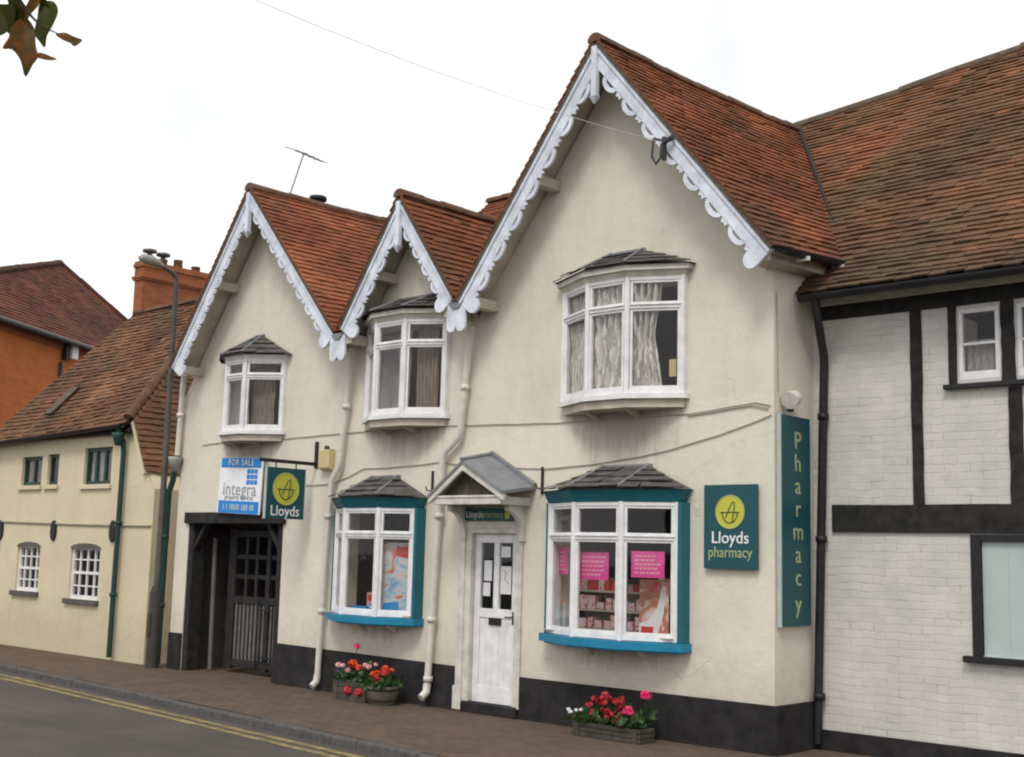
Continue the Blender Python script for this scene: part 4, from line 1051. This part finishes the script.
MB().box(5.10, 7.05, YW-.08, YW+.08, .93, .988).build('window_sill', 'black', w, bevel=.006)
bl = MB()
n = 7
for k in range(n): bl.box(5.262+1.636*k/n, 5.262+1.636*(k+1)/n-.0015, YW+.02, YW+.026+.001*(k % 2), .99, 2.0)
bl.build('blind', 'blind', w)
# roof
KX = .90; zE, yE = 4.36, .40
Vh = Vector((0, 1, KX)); Lh = Vh.length; Vh.normalize()
ov = lambda y: (y-yE)*Lh
def rwarp(p): return Vector((p.x, p.y, p.z+.03*math.sin((p.x-3.5)*.9)*max(0, min(1, (p.y-yE)/3.5))+.10*max(0, .55-(p.y-yE))**1.5))
ridge_pts = [(1.60, 3.99), (2.31, 4.13), (2.98, 4.25), (3.66, 4.42), (4.42, 4.56), (7.0, 4.8), (9.9, 4.8)]
poly = [(3.62, 0), (9.9, 0)]+[(x, ov(y)) for x, y in ridge_pts[::-1]]+[(3.72, ov(1.02)), (3.60, ov(.70))]
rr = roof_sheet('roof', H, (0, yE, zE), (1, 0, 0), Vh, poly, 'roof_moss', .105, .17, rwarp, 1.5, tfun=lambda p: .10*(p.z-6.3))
us = MB(); under_sheet(us, (0, yE, zE), (1, 0, 0), Vh, poly, rwarp, .045)
us.add([(1.6, 4.0, 7.5), (9.9, 4.8, 8.25), (9.9, 9, 4.4), (1.6, 9, 4.4)], [(0, 1, 2, 3)])
us.build('roof_deck', 'undertile', rr)
rg = MB(); ridge_run(rg, [(x, y, zE+KX*(y-yE)-.035+.03*math.sin((x-3.5)*.9)) for x, y in ridge_pts], .10, .32); rg.build('ridge_tiles', 'mortar', rr)
# lead valley against the tall gable
vl = MB(); vl.tube([(3.90, 1.04, 4.90), (3.35, 1.66, 5.49), (2.5, 2.80, 6.54), (1.68, 3.92, 7.52)], .026, 8); vl.build('valley', 'undertile', rr)
gt = MB(); n = 12
for i in range(n):
    a0, a1 = math.pi+math.pi*i/n, math.pi+math.pi*(i+1)/n
    q = lambda a, r: (yE-.035+r*math.cos(a), 4.365+r*math.sin(a))
    (ay, az), (by, bz), (cy, cz), (dy_, dz) = q(a0, .062), q(a1, .062), q(a1, .054), q(a0, .054)
    gt.prism([(3.68, ay, az), (3.68, by, bz), (3.68, cy, cz), (3.68, dy_, dz)], (6.2, 0, 0))
gt.build('gutter', 'black', H)
MB().prism([(3.66, .46, 4.33), (3.66, YW-.001, 4.42), (3.66, YW-.001, 4.60), (3.66, .46, 4.37)], (6.2, 0, 0)).build('soffit', 'beam', H)
pipe(H, [(3.84, .38, 4.33), (3.835, .42, 4.18), (3.83, .46, 4.08), (3.775, .66, 3.80), (3.765, .68, 3.70), (3.66, .68, .06)], .043, 'black', [(3.75, .68, 3.2), (3.72, .68, 2.0), (3.685, .68, .5)])

# ================================================================== COTTAGE ON THE LEFT
C = thing('cottage', (-9.8, 0, 0), 'low cream cottage with green windows and brown tiled hipped roof', 'building')
cx0, cx1 = -12.75, -7.12
OPC = [(-11.42, -10.70, 2.74, 3.24, 'casement'), (-10.50, -10.12, 2.74, 3.26, 'casement'), (-9.28, -8.42, 2.72, 3.32, 'casement'),
       (-11.34, -10.54, .94, 1.72, 'sash'), (-9.50, -8.58, .88, 1.72, 'sash'), (-12.7, -12.02, .35, 1.85, 'door')]
cw = MB()
facewall(cw, [(cx0, 0), (cx1, 0), (cx1, 2.62), (-7.37, 2.92), (-7.86, 3.72), (-8.1, 3.72), (cx0, 3.55)], [[(a, z0), (a, z1), (b, z1), (b, z0)] for a, b, z0, z1, k in OPC], lambda x, z: (x, 0, z))
for a, b, z0, z1, k in OPC: reveal(cw, a, b, z0, z1, 0, .14)
cw.add([(cx1, 0, 0), (cx1, 2.6, 0), (cx1, 2.6, 2.62), (cx1, 0, 2.62)], [(0, 1, 2, 3)]); cw.add([(cx1, 0, 2.62), (cx1, 2.6, 2.62), (-7.40, 2.6, 2.98), (-7.40, 0, 2.98)], [(0, 1, 2, 3)])
cw.add([(cx0, 0, 0), (cx0, 4, 0), (cx0, 4, 3.5), (cx0, 0, 3.5)], [(3, 2, 1, 0)])
cw.build('wall', 'cottage_cream', C)
ci = MB(); ci.box(cx0+.1, cx1-.1, .9, .95, .1, 3.6); ci.build('room', 'dark', C)
for a, b, z0, z1, k in OPC:
    f = MB()
    if k == 'casement':
        f.box(a, b, .05, .10, z0, z0+.06); f.box(a, b, .05, .10, z1-.06, z1); f.box(a, a+.05, .05, .10, z0+.06, z1-.06); f.box(b-.05, b, .05, .10, z0+.06, z1-.06)
        n = 3 if b-a > .8 else (2 if b-a > .5 else 1)
        for j in range(1, n): x = a+(b-a)*j/n; f.box(x-.035, x+.035, .05, .10, z0+.06, z1-.06)
        w = f.build('window', 'greenpaint', C, bevel=.004)
        MB().box(a+.05, b-.05, .072, .076, z0+.06, z1-.06).build('pane', 'glass', w)
        MB().box(a-.05, b+.05, -.05, .05, z0-.075, z0-.001).build('sill', 'cottage_cream', w, bevel=.006)
        if n > 1: drape(w, (a+.05, .13, 0), (b-.05, .13, 0), z0+.02, z1-.03, .012, 5, 'drape' if n < 3 else 'sheer', seed=int(-a*10))
    elif k == 'sash':
        f.box(a, b, .04, .09, z0, z0+.06); f.box(a, b, .04, .09, z1-.05, z1); f.box(a, a+.045, .04, .09, z0+.06, z1-.05); f.box(b-.045, b, .04, .09, z0+.06, z1-.05)
        for j in (1, 2, 3): x = a+(b-a)*j/4; f.box(x-.016, x+.016, .05, .08, z0+.06, z1-.05)
        zm = (z0+z1)/2; f.box(a+.045, b-.045, .045, .085, zm-.022, zm+.022)
        for j in (.25, .75): z = z0+(z1-z0)*j; f.box(a+.045, b-.045, .052, .078, z-.011, z+.011)
        w = f.build('window', 'white', C)
        MB().box(a+.045, b-.045, .064, .066, z0+.06, z1-.05).build('pane', 'glass', w)
        MB().box(a-.08, b+.06, -.06, .04, z0-.08, z0-.001).build('sill', 'lamp', w, bevel=.006)
        mid = (a+b)/2; hw_ = (b-a)/2+.02
        MB().prism([(mid+hw_*math.cos(a_), -.012, z1-.03+.085*math.sin(a_)) for a_ in [math.pi*j/12 for j in range(13)]], (0, .05, 0)).build('arch_head', 'lamp', w)
    else:
        f.box(a, b, .05, .10, z0, z1); w = f.build('door', 'sign_teal', C)
        MB().box(a+.1, b-.1, .04, .051, z0+.9, z1-.1).build('door_panel', 'sign_teal', w, bevel=.004)
MB().tube([(cx0, -.016, 2.13), (-11, -.016, 2.10), (-9, -.016, 2.07), (-7.14, -.016, 2.06)], .018, 6).build('pipe_run', 'wire', C)
for x in (-12.0, -10.1, -8.22):
    MB().prism([(x+.085*math.cos(a_), -.002, 1.97+.17*math.sin(a_)) for a_ in [2*math.pi*k/16 for k in range(16)]], (0, -.035, 0)).build('tie_plate', 'black', C, bevel=.006)
# roof: front slope with hips, steep right hip
Vc = Vector((0, 2.45, 2.68)); Lc = Vc.length
pc = [(0, 0), (4.98, 0), (3.62, Lc), (.85, Lc)]
rr = roof_sheet('roof', C, (-12.75, -.16, 3.57), (1, 0, 0), Vc, pc, 'roof_brown', .11, .17, lambda p: Vector((p.x, p.y, p.z+.024*(p.x+10)*max(0, 1-(p.y+.16)/2.4)-.03*math.sin((p.x+12.7)*.8))), 1.8)
us = MB(); under_sheet(us, (-12.75, -.16, 3.57), (1, 0, 0), Vc, pc, None, .06)
us.add([(-11.9, 2.3, 6.2), (-9.13, 2.3, 6.2), (-7.8, 4.8, 3.5), (-12.75, 4.8, 3.5)], [(3, 2, 1, 0)])
us.add([(-12.75, -.16, 3.52), (-11.9, 2.29, 6.2), (-12.75, 4.8, 3.5)], [(2, 1, 0)])
us.build('roof_deck', 'undertile', rr)
Vs = Vector((-1.73, 0, 3.31)); Ls = Vs.length   # from the low side eave up to the ridge end
ps_ = [(0, 0), (2.7, 0), (2.40, Ls), (2.25, Ls), (.0, .42*Ls*.62)]
ps_ = [(0, 0), (2.7, 0), (2.7, Ls*.5), (2.38, Ls), (0, Ls*.25)]
roof_sheet('roof', C, (-7.30, -.07, 2.88), (0, 1, 0), Vs, ps_, 'roof_brown', .11, .17, None, 1.4, label='steep hip end slope over the side wall')
us = MB(); under_sheet(us, (-7.30, -.07, 2.88), (0, 1, 0), Vs, ps_, None, .04); us.build('roof_deck', 'cottage_cream', rr)
rg = MB(); ridge_run(rg, [(-7.80, -.12, 3.74), (-9.12, 2.30, 6.24), (-11.9, 2.30, 6.22)], .085, .33); rg.build('ridge_tiles', 'ridge', rr)
q = MB(); q.obox((-11.16, .22, 3.99), Vector((.42, .0, 0)).normalized(), Vector((0, 2.45, 2.68)).normalized(), Vector((0, -2.68, 2.45)).normalized(), 0, .26, 0, .72, .02, .045); q.build('patch', 'mortar', rr)
gt = MB(); n = 10
for i in range(n):
    a0, a1 = math.pi+math.pi*i/n, math.pi+math.pi*(i+1)/n
    q = lambda a, r: (-.20+r*math.cos(a), r*math.sin(a))
    (ay, az), (by, bz), (cy, cz), (dy_, dz) = q(a0, .06), q(a1, .06), q(a1, .052), q(a0, .052)
    gt.prism([(-12.8, ay, 3.50+az), (-12.8, by, 3.50+bz), (-12.8, cy, 3.50+cz), (-12.8, dy_, 3.50+dz)], (4.95, 0, .13))
gt.build('gutter', 'black', C)
pipe(C, [(-7.95, -.20, 3.58), (-7.95, -.10, 3.36), (-7.95, -.08, 3.2), (-7.97, -.08, .05)], .042, 'greenpaint', [(-7.96, -.08, 2.1), (-7.97, -.08, 1.0)])
q = MB(); q.lathe((-7.95, -.19, 3.30), [(.045, 0), (.09, .14), (.10, .20), (.08, .20)], 12); q.build('hopper', 'greenpaint', C)
# chimney behind the cottage ridge
ch = MB(); X0, X1, Y0, Y1 = -12.25, -11.95, 2.42, 4.1
ch.box(X0, X1, Y0, Y1, 4.6, 6.95)
for k, (p, z0, z1) in enumerate(((.03, 6.951, 6.99), (.05, 6.991, 7.04), (.01, 7.041, 7.22), (.035, 7.221, 7.29), (.02, 7.291, 7.34))): ch.box(X0-p, X1+p, Y0-p, Y1+p, z0, z1)
chim = ch.build('chimney', 'chimbrick', C)
for y, hh, cowl in ((2.62, .15, 1), (2.93, .13, 1), (3.28, .18, 0), (3.70, .12, 0)):
    q = MB(); q.lathe((-12.10, y, 7.335), [(.10, 0), (.085, hh-.05), (.095, hh-.04), (.095, hh), (.07, hh), (.07, .02)], 14)
    p_ = q.build('chimney_pot', 'ridge', chim)
    if cowl: q = MB(); q.lathe((-12.10, y, 7.335+hh), [(.05, 0), (.05, .05), (.14, .07), (.14, .12), (0, .16)], 12); q.build('cowl', 'steel', chim)

# ================================================================== BRICK HOUSE BEHIND
D = thing('brick_house', (-22.5, 5.5, 0), 'orange brick house with a dark hipped tile roof behind the cottage', 'building')
wd = Vector((-.536, .844, 0)); wn = Vector((.844, .536, 0)); P0 = Vector((-20.55, 3.62, 0))
pp = lambda a, b, z: P0+wd*a+wn*b+Vector((0, 0, z))
q = MB(); q.obox(P0, wd, -wn, (0, 0, 1), -4.2, 10.6, .0, 9, 0, 7.25); q.build('wall', 'obrick', D)
MB().obox(P0, wd, wn, (0, 0, 1), -4.2, 10.6, .002, .05, 7.0, 7.18).build('eave_band', 'chimbrick', D)
apex = pp(8.15, -3.3, 10.68); bkr = pp(8.5, -8.5, 9.75)
eL, eR = pp(-4.4, .35, 7.22), pp(10.8, .35, 7.22); 
rq = MB()
def hipface(a, b, c, name_label):
    U = (b-a).normalized(); V0 = (c-a); V = (V0-U*V0.dot(U)); L = V.length
    return roof_sheet('roof', D, a, U, V, [(0, 0), ((b-a).length, 0), (V0.dot(U), L)], 'roof_far', .16, .25, None, 1.5, label=name_label)
r1 = hipface(eL, eR, apex, 'hip end slope facing the street')
rq.prism([eL-Vector((0, 0, .06)), eR-Vector((0, 0, .06)), apex-Vector((0, 0, .06))], (0, 0, -.05))
rq.add([eL, apex, bkr, pp(-4.4, -9, 7.22)], [(0, 1, 2, 3)]); rq.add([eR, pp(10.8, -9, 7.22), bkr, apex], [(0, 1, 2, 3)])
rq.build('roof_deck', 'lead', r1)
rg = MB(); ridge_run(rg, [eL, apex, eR], .13, .4); ridge_run(rg, [apex, bkr], .13, .4); rg.build('ridge_tiles', 'roof_far', r1)
MB().tube([pp(-4.4, .42, 7.18), pp(10.8, .42, 7.16)], .06, 8).build('gutter', 'lamp', D)
t = thing('wall_lantern', tuple(pp(3.3, .1, 6.8)), 'small white box lamp on the orange brick wall under the eaves', 'lamp')
MB().obox(pp(3.2, 0, 6.78), wd, wn, (0, 0, 1), 0, .32, .052, .22, 0, .38).build('casing', 'white', t, bevel=.02)
MB().obox(pp(2.98, 0, 6.72), wd, wn, (0, 0, 1), 0, .18, .052, .16, 0, .40).build('bracket', 'black', t)
MB().obox(pp(2.9, 0, 5.2), wd, wn, (0, 0, 1), 0, .1, .002, .10, .0, 1.45).build('waste_pipe', 'lamp', D)

# ================================================================== STREET LAMP
t = thing('street_lamp', (-6.66, -.14, 0), 'tall grey street lamp with bent arm beside the green downpipe', 'street lamp')
MB().lathe((-6.66, -.14, 0), [(.095, -.02), (.095, 1.06), (.085, 1.12), (.062, 1.18)], 14).build('base', 'lampbase', t)
MB().tube([(-6.66, -.14, 1.15), (-6.655, -.14, 3.2), (-6.645, -.15, 5.75), (-6.645, -.18, 5.84), (-6.65, -.26, 5.90), (-6.66, -.46, 5.97)], [.050, .046, .040, .040, .036, .030], 12).build('pole', 'lamp', t)
q = MB()
q.tube([(-6.66, -.40, 5.95), (-6.66, -.47, 5.975), (-6.66, -.58, 6.0), (-6.66, -.74, 6.01), (-6.66, -.80, 6.0)], [.035, .06, .075, .065, .03], 12); q.build('lamp_head', 'lamphead', t)
q = MB(); q.tube([(-6.66, -.50, 5.93), (-6.66, -.62, 5.93), (-6.66, -.74, 5.95)], [.03, .055, .035], 10); q.build('lamp_bowl', 'glass', t)
MB().box(-6.70, -6.62, -.242, -.236, .45, .80).build('hatch', 'lampbase', t, bevel=.003)

# ================================================================== PLANTERS
def plant(t, O, L, W, h, heads, rnd):
    """leafy clump over a trough plus counted flower heads (x, y, z, r, material)"""
    m = MB()
    for _ in range(430):
        a = rnd.random()*L; b = rnd.gauss(0, W*.32)
        z = abs(rnd.gauss(0, h*.42))*(1-.5*abs(a/L-.5))
        p = Vector(O)+Vector((a, b, z)); s_ = rnd.uniform(.022, .046)
        d = Vector((rnd.gauss(0, 1), rnd.gauss(0, 1)-.5, rnd.gauss(.4, .8))).normalized(); u = d.orthogonal().normalized(); v = d.cross(u)
        k = 7; cv = s_*.25
        vs = [p-d*cv]+[p+(u*math.cos(2*math.pi*j/k)+v*math.sin(2*math.pi*j/k))*s_*(1 if j % 2 else .82) for j in range(k)]
        m.add(vs, [(0, 1+j, 1+(j+1) % k) for j in range(k)])
    for (x, y, z, r, c) in heads:
        m.tube([Vector((x, y, O[2]-.02)), Vector((x+rnd.uniform(-.02, .02), y, (O[2]+z)/2)), Vector((x, y, z))], .004, 4)
    m.build('foliage', 'leafgreen', t)
    for (x, y, z, r, c) in heads:
        r *= .86; f = MB()
        for _ in range(int(26)):
            d = Vector((rnd.gauss(0, 1), rnd.gauss(0, 1), rnd.gauss(.2, .9))).normalized(); p = Vector((x, y, z))+Vector((d.x, d.y, d.z*.75))*r*.8
            u = d.orthogonal().normalized(); v = d.cross(u); s_ = r*rnd.uniform(.30, .55)
            f.add([p-d*s_*.3]+[p+(u*math.cos(2*math.pi*j/6)+v*math.sin(2*math.pi*j/6))*s_ for j in range(6)], [(0, 1+j, 1+(j+1) % 6) for j in range(6)])
        f.build('blossom', c, t)
rnd = random.Random(3)
def trough(t, x0, x1, y0, y1, h, mat):
    q = MB(); w = .025
    for k in range(3):
        z0, z1 = h*k/3+.003, h*(k+1)/3-.003
        q.box(x0, x1, y0, y0+w, z0, z1); q.box(x0, x1, y1-w, y1, z0, z1); q.box(x0, x0+w, y0+w, y1-w, z0, z1); q.box(x1-w, x1, y0+w, y1-w, z0, z1)
    for x in (x0+.04, x1-.09): q.box(x, x+.05, y0-.012, y0-.001, .0, h)
    q.build('trough', mat, t, bevel=.005)
    MB().box(x0+w, x1-w, y0+w, y1-w, .01, h-.04).build('soil', 'soil', t)
t = thing('flower_trough', (-1.90, -.36, 0), 'wooden trough of orange, pink and violet flowers left of the half barrel', 'planter', 'planters on the pavement')
trough(t, -2.20, -1.62, -.44, -.18, .23, 'wood')
hd = [(-2.20, -.42, .42, .055, 'fl_pale'), (-2.10, -.45, .42, .05, 'fl_pale'), (-2.03, -.40, .40, .05, 'fl_violet'), (-1.92, -.44, .46, .075, 'fl_orange'), (-1.83, -.42, .42, .06, 'fl_orange'), (-1.76, -.38, .45, .045, 'fl_pale'),
      (-1.68, -.40, .44, .05, 'fl_pale'), (-1.98, -.46, .38, .05, 'fl_pale'), (-1.90, -.52, .16, .075, 'fl_red'), (-1.70, -.52, .15, .075, 'fl_red'), (-1.95, -.36, .66, .055, 'fl_pink'), (-2.18, -.44, .35, .04, 'fl_violet'), (-1.6, -.36, .47, .04, 'fl_pale')]
hd = [(x_, y_+.06, z_-.03, r_, c_) for x_, y_, z_, r_, c_ in hd]
plant(t, (-2.18, -.31, .22), .54, .24, .17, hd, rnd)
t = thing('half_barrel', (-1.40, -.36, 0), 'round wooden half barrel of orange red geraniums near the downpipe', 'planter', 'planters on the pavement')
q = MB(); q.lathe((-1.39, -.36, 0), [(.155, 0), (.185, .10), (.20, .22), (.185, .22), (.17, .15)], 18); q.build('barrel', 'wood', t)
for z in (.05, .17): 
    r = .168+.16*z; q = MB(); q.lathe((-1.39, -.36, z), [(r+.006, 0), (r+.010, .022)], 18); q.build('hoop', 'black', t)
q = MB(); q.lathe((-1.39, -.36, .18), [(.175, 0), (0, .01)], 14); q.build('soil', 'soil', t)
hd = [(-1.50, -.42, .34, .055, 'fl_orange'), (-1.40, -.46, .36, .06, 'fl_orange'), (-1.30, -.42, .37, .06, 'fl_red'), (-1.36, -.36, .42, .055, 'fl_orange'), (-1.44, -.34, .38, .05, 'fl_red'), (-1.28, -.34, .40, .045, 'fl_orange'), (-1.33, -.50, .30, .05, 'fl_red')]
plant(t, (-1.52, -.37, .20), .28, .26, .15, hd, rnd)
t = thing('stone_trough', (1.95, -.38, 0), 'long mossy trough of red, white and bright pink flowers below the big window', 'planter', 'planters on the pavement')
trough(t, 1.56, 2.40, -.46, -.22, .14, 'stonebox')
hd = [(1.50, -.50, .27, .028, 'fl_white'), (1.54, -.52, .25, .03, 'fl_white'), (1.60, -.50, .27, .028, 'fl_white'), (1.66, -.50, .28, .025, 'fl_white')]
for _ in range(24): hd.append((rnd.uniform(1.68, 2.14), rnd.uniform(-.48, -.30), rnd.uniform(.24, .44), rnd.uniform(.03, .05), rnd.choice(['fl_red', 'fl_dark', 'fl_red'])))
hd += [(2.22, -.46, .32, .075, 'fl_pink'), (2.36, -.36, .48, .072, 'fl_pink'), (2.10, -.50, .24, .04, 'fl_orange'), (2.17, -.52, .20, .04, 'fl_red'), (1.99, -.5, .30, .045, 'fl_dark'), (1.98, -.5, .24, .04, 'fl_red')]
hd = [(x_, y_+.05, z_-.025, r_, c_) for x_, y_, z_, r_, c_ in hd]
plant(t, (1.58, -.33, .145), .80, .25, .17, hd, rnd)

# ================================================================== TREE BRANCH OVERHEAD, NEAR SIDE OF THE ROAD
T = thing('tree', (5.9, -13.4, 0), 'leafy maple bough with green and rust leaves hanging in from the upper left', 'tree')
MB().tube([(5.9, -13.4, -.15), (5.92, -13.38, 1.4), (5.88, -13.3, 3.0), (5.95, -13.1, 4.8)], [.16, .13, .11, .07], 14).build('trunk', 'bark', T)
G = Vector((6.37, -8.84, 3.19)); ax = Vector((.74, .673, .026)); up = Vector((.07, -.12, .99)); fw = Vector((-.669, .730, .139))
loc = lambda r, u, f=0.: G+ax*r+up*u+fw*f
MB().tube([(5.89, -13.28, 3.2), (5.95, -11.6, 4.1), (6.0, -10.0, 4.15), tuple(loc(-.35, .42)), tuple(loc(-.10, .24)), tuple(loc(.0, .10)), tuple(loc(.03, .07)), tuple(loc(.075, .052))], [.06, .045, .03, .016, .007, .004, .003, .0015], 8).build('branch', 'bark', T)
def leaf(pts, P, X, Y, curl, mat, rnd):
    """lobed leaf: outline in its own plane, gently cupped, 1 mm thick"""
    X, Y = Vector(X).normalized(), Vector(Y).normalized(); Z = X.cross(Y).normalized()
    q3 = lambda a, b, o=0.: Vector(P)+X*a+Y*b+Z*(o+curl*(a*a*5-b*b*2.2)+.004*math.sin(a*60))
    cx_ = sum(p[0] for p in pts)/len(pts); cy_ = sum(p[1] for p in pts)/len(pts)
    m = MB(); n = len(pts)
    ring = lambda s, o: [q3(cx_+(a-cx_)*s, cy_+(b-cy_)*s, o) for a, b in pts]
    for o, fl in ((0, False), (.001, True)):
        vs = [q3(cx_, cy_, o)]+ring(.5, o)+ring(1, o)
        fs = [(0, 1+i, 1+(i+1) % n) for i in range(n)]+[(1+i, 1+n+i, 1+n+(i+1) % n, 1+(i+1) % n) for i in range(n)]
        m.add(vs, [f[::-1] for f in fs] if fl else fs, True)
    return m.build('leaf', mat, T)
rnd = random.Random(5)
MAP = [(0, 0), (.012, .03), (.045, .055), (.040, .030), (.085, .035), (.055, .0), (.050, -.030), (.030, -.055), (.012, -.095), (0, -.150), (-.012, -.10), (-.030, -.055), (-.060, -.035), (-.060, 0), (-.09, .04), (-.045, .035), (-.045, .06), (-.012, .03)]
def smooth(pts, n=3):          # round the outline between its corners, Catmull-Rom
    out = []
    for i in range(len(pts)):
        p0, p1, p2, p3 = (Vector(pts[(i+k) % len(pts)]) for k in (-1, 0, 1, 2))
        for j in range(n):
            t_ = j/n; out.append(tuple(.5*((2*p1)+(p2-p0)*t_+(2*p0-5*p1+4*p2-p3)*t_**2+(3*p1-p0-3*p2+p3)*t_**3)))
    return out
BIG = [(-.030, .115), (.0, .078), (.010, .018), (.018, -.018), (.004, -.040), (-.016, -.074), (-.030, -.030), (-.052, -.004), (-.075, -.010), (-.062, .030), (-.058, .068)]
OVAL = [(.026, .134), (.064, .137), (.083, .104), (.066, .060), (.050, .032), (.043, -.002), (.028, .014), (.012, .040), (.020, .085)]
SIDE = [(-.115, .150), (-.050, .140), (-.036, .112), (-.064, .084), (-.087, .054), (-.112, .050), (-.13, .10)]
SMALL = [(.006, -.018), (.030, -.010), (.058, -.020), (.083, -.033), (.058, -.034), (.030, -.028)]
CURLED = [(.066, .052), (.092, .057), (.115, .044), (.130, .036), (.148, .028), (.140, .016), (.126, .008), (.113, .020), (.095, .030)]
leaf(smooth(BIG), G, ax+fw*.25, up+fw*.15, 1.0, 'maple', rnd)
leaf(smooth(OVAL), G+fw*.02+up*.018-ax*.012, ax+fw*.15, up-fw*.1, 1.0, 'mapgreen', rnd)
leaf(smooth(SIDE), G+fw*.03, ax-fw*.2, up, .8, 'mapgreen', rnd)
leaf(smooth(SMALL), G-fw*.01, ax, up+fw*.2, .5, 'maple', rnd)
leaf(smooth(CURLED), G-fw*.01, ax+fw*.1, up+fw*.2, .15, 'maple', rnd)
leaf([(a*.9, b*.9) for a, b in smooth(OVAL)], G+fw*.05+up*.02-ax*.065, ax-fw*.2+up*.3, up-ax*.4, .6, 'maple', rnd)
for (r_, u_, sc2, tw_, m_) in ((-.085, .125, .85, .5, 'mapgreen'), (-.045, .135, .7, -.4, 'maple'), (-.10, .085, .7, .2, 'mapgreen'), (.005, .145, .55, .9, 'mapgreen')):
    leaf([((a)*sc2, (b-.06)*sc2) for a, b in smooth(OVAL)], loc(r_, u_, .04), ax-fw*.3+up*tw_, up-ax*tw_, .6, m_, rnd)
MAP = smooth(MAP, 2)
for k in range(34):
    r_, u_ = rnd.uniform(-.9, -.05), rnd.uniform(.22, .8)
    s_ = rnd.uniform(.8, 1.2)
    leaf([(a*s_, b*s_) for a, b in MAP], loc(r_, u_, rnd.uniform(-.4, .4)), ax+fw*rnd.uniform(-1, 1)+up*rnd.uniform(-.4, .4), up+ax*rnd.uniform(-.6, .6)+fw*rnd.uniform(-.4, .4), rnd.uniform(.2, .9), rnd.choice(['maple', 'mapgreen', 'mapgreen']), rnd)

# ================================================================== CAMERA AND LIGHT
cam = bpy.data.cameras.new('camera'); co = bpy.data.objects.new('camera', cam); col.objects.link(co); sc.camera = co
cam.sensor_width = 36; cam.lens = 36*1250/1024; cam.clip_end = 2000; cam.clip_start = .05
r0 = Vector((.73957, .67259, .02574)); d0 = Vector((-.07465, .11997, -.98997)); f0 = Vector((-.66893, .73023, .13894))
co.matrix_world = Matrix(((r0.x, -d0.x, -f0.x, 9.76), (r0.y, -d0.y, -f0.y, -10.44), (r0.z, -d0.z, -f0.z, 1.78), (0, 0, 0, 1)))
SUN_EL, SUN_AZ = R(52), R(155)      # azimuth clockwise from +Y
sd = Vector((math.sin(SUN_AZ)*math.cos(SUN_EL), math.cos(SUN_AZ)*math.cos(SUN_EL), math.sin(SUN_EL)))
sl = bpy.data.lights.new('sun', 'SUN'); sl.energy = 1.5; sl.angle = R(16); sl.color = (1, .95, .87)
so = bpy.data.objects.new('sun', sl); col.objects.link(so); so.rotation_euler = sd.to_track_quat('Z', 'Y').to_euler(); so.location = sd*60
W = bpy.data.worlds.new('World'); sc.world = W; W.use_nodes = True; nt = W.node_tree; nt.nodes.clear()
N_ = lambda typ: nt.nodes.new(typ)
out = N_('ShaderNodeOutputWorld'); bg = N_('ShaderNodeBackground'); sky = N_('ShaderNodeTexSky')
sky.sky_type = 'NISHITA'; sky.sun_disc = False; sky.sun_elevation = SUN_EL; sky.sun_rotation = SUN_AZ; sky.air_density = 1.5; sky.dust_density = 4
hs = N_('ShaderNodeHueSaturation'); hs.inputs['Saturation'].default_value = .25
mx = N_('ShaderNodeMix'); mx.data_type = 'RGBA'; mx.inputs[0].default_value = .82
tc = N_('ShaderNodeTexCoord'); ns = N_('ShaderNodeTexNoise'); ns.inputs['Scale'].default_value = 2.2; ns.inputs['Detail'].default_value = 5
rp = N_('ShaderNodeValToRGB'); rp.color_ramp.elements[0].position = .34; rp.color_ramp.elements[1].position = .52
rp.color_ramp.elements[0].color = (9.1, 9.15, 9.25, 1); rp.color_ramp.elements[1].color = (12.2, 12.2, 12.25, 1)
nt.links.new(tc.outputs['Generated'], ns.inputs['Vector']); nt.links.new(ns.outputs['Fac'], rp.inputs[0])
nt.links.new(sky.outputs[0], hs.inputs['Color']); nt.links.new(hs.outputs[0], mx.inputs[6]); nt.links.new(rp.outputs[0], mx.inputs[7])
nt.links.new(mx.outputs[2], bg.inputs[0]); bg.inputs[1].default_value = .1; nt.links.new(bg.outputs[0], out.inputs[0])
sc.view_settings.view_transform = 'Standard'; sc.view_settings.look = 'None'; sc.view_settings.gamma = 1; sc.view_settings.exposure = .12
sc.render.engine = 'CYCLES'
sc.cycles.pixel_filter_type = 'BLACKMAN_HARRIS'; sc.cycles.filter_width = 2.1
sc.cycles.max_bounces = 8; sc.cycles.transparent_max_bounces = 16
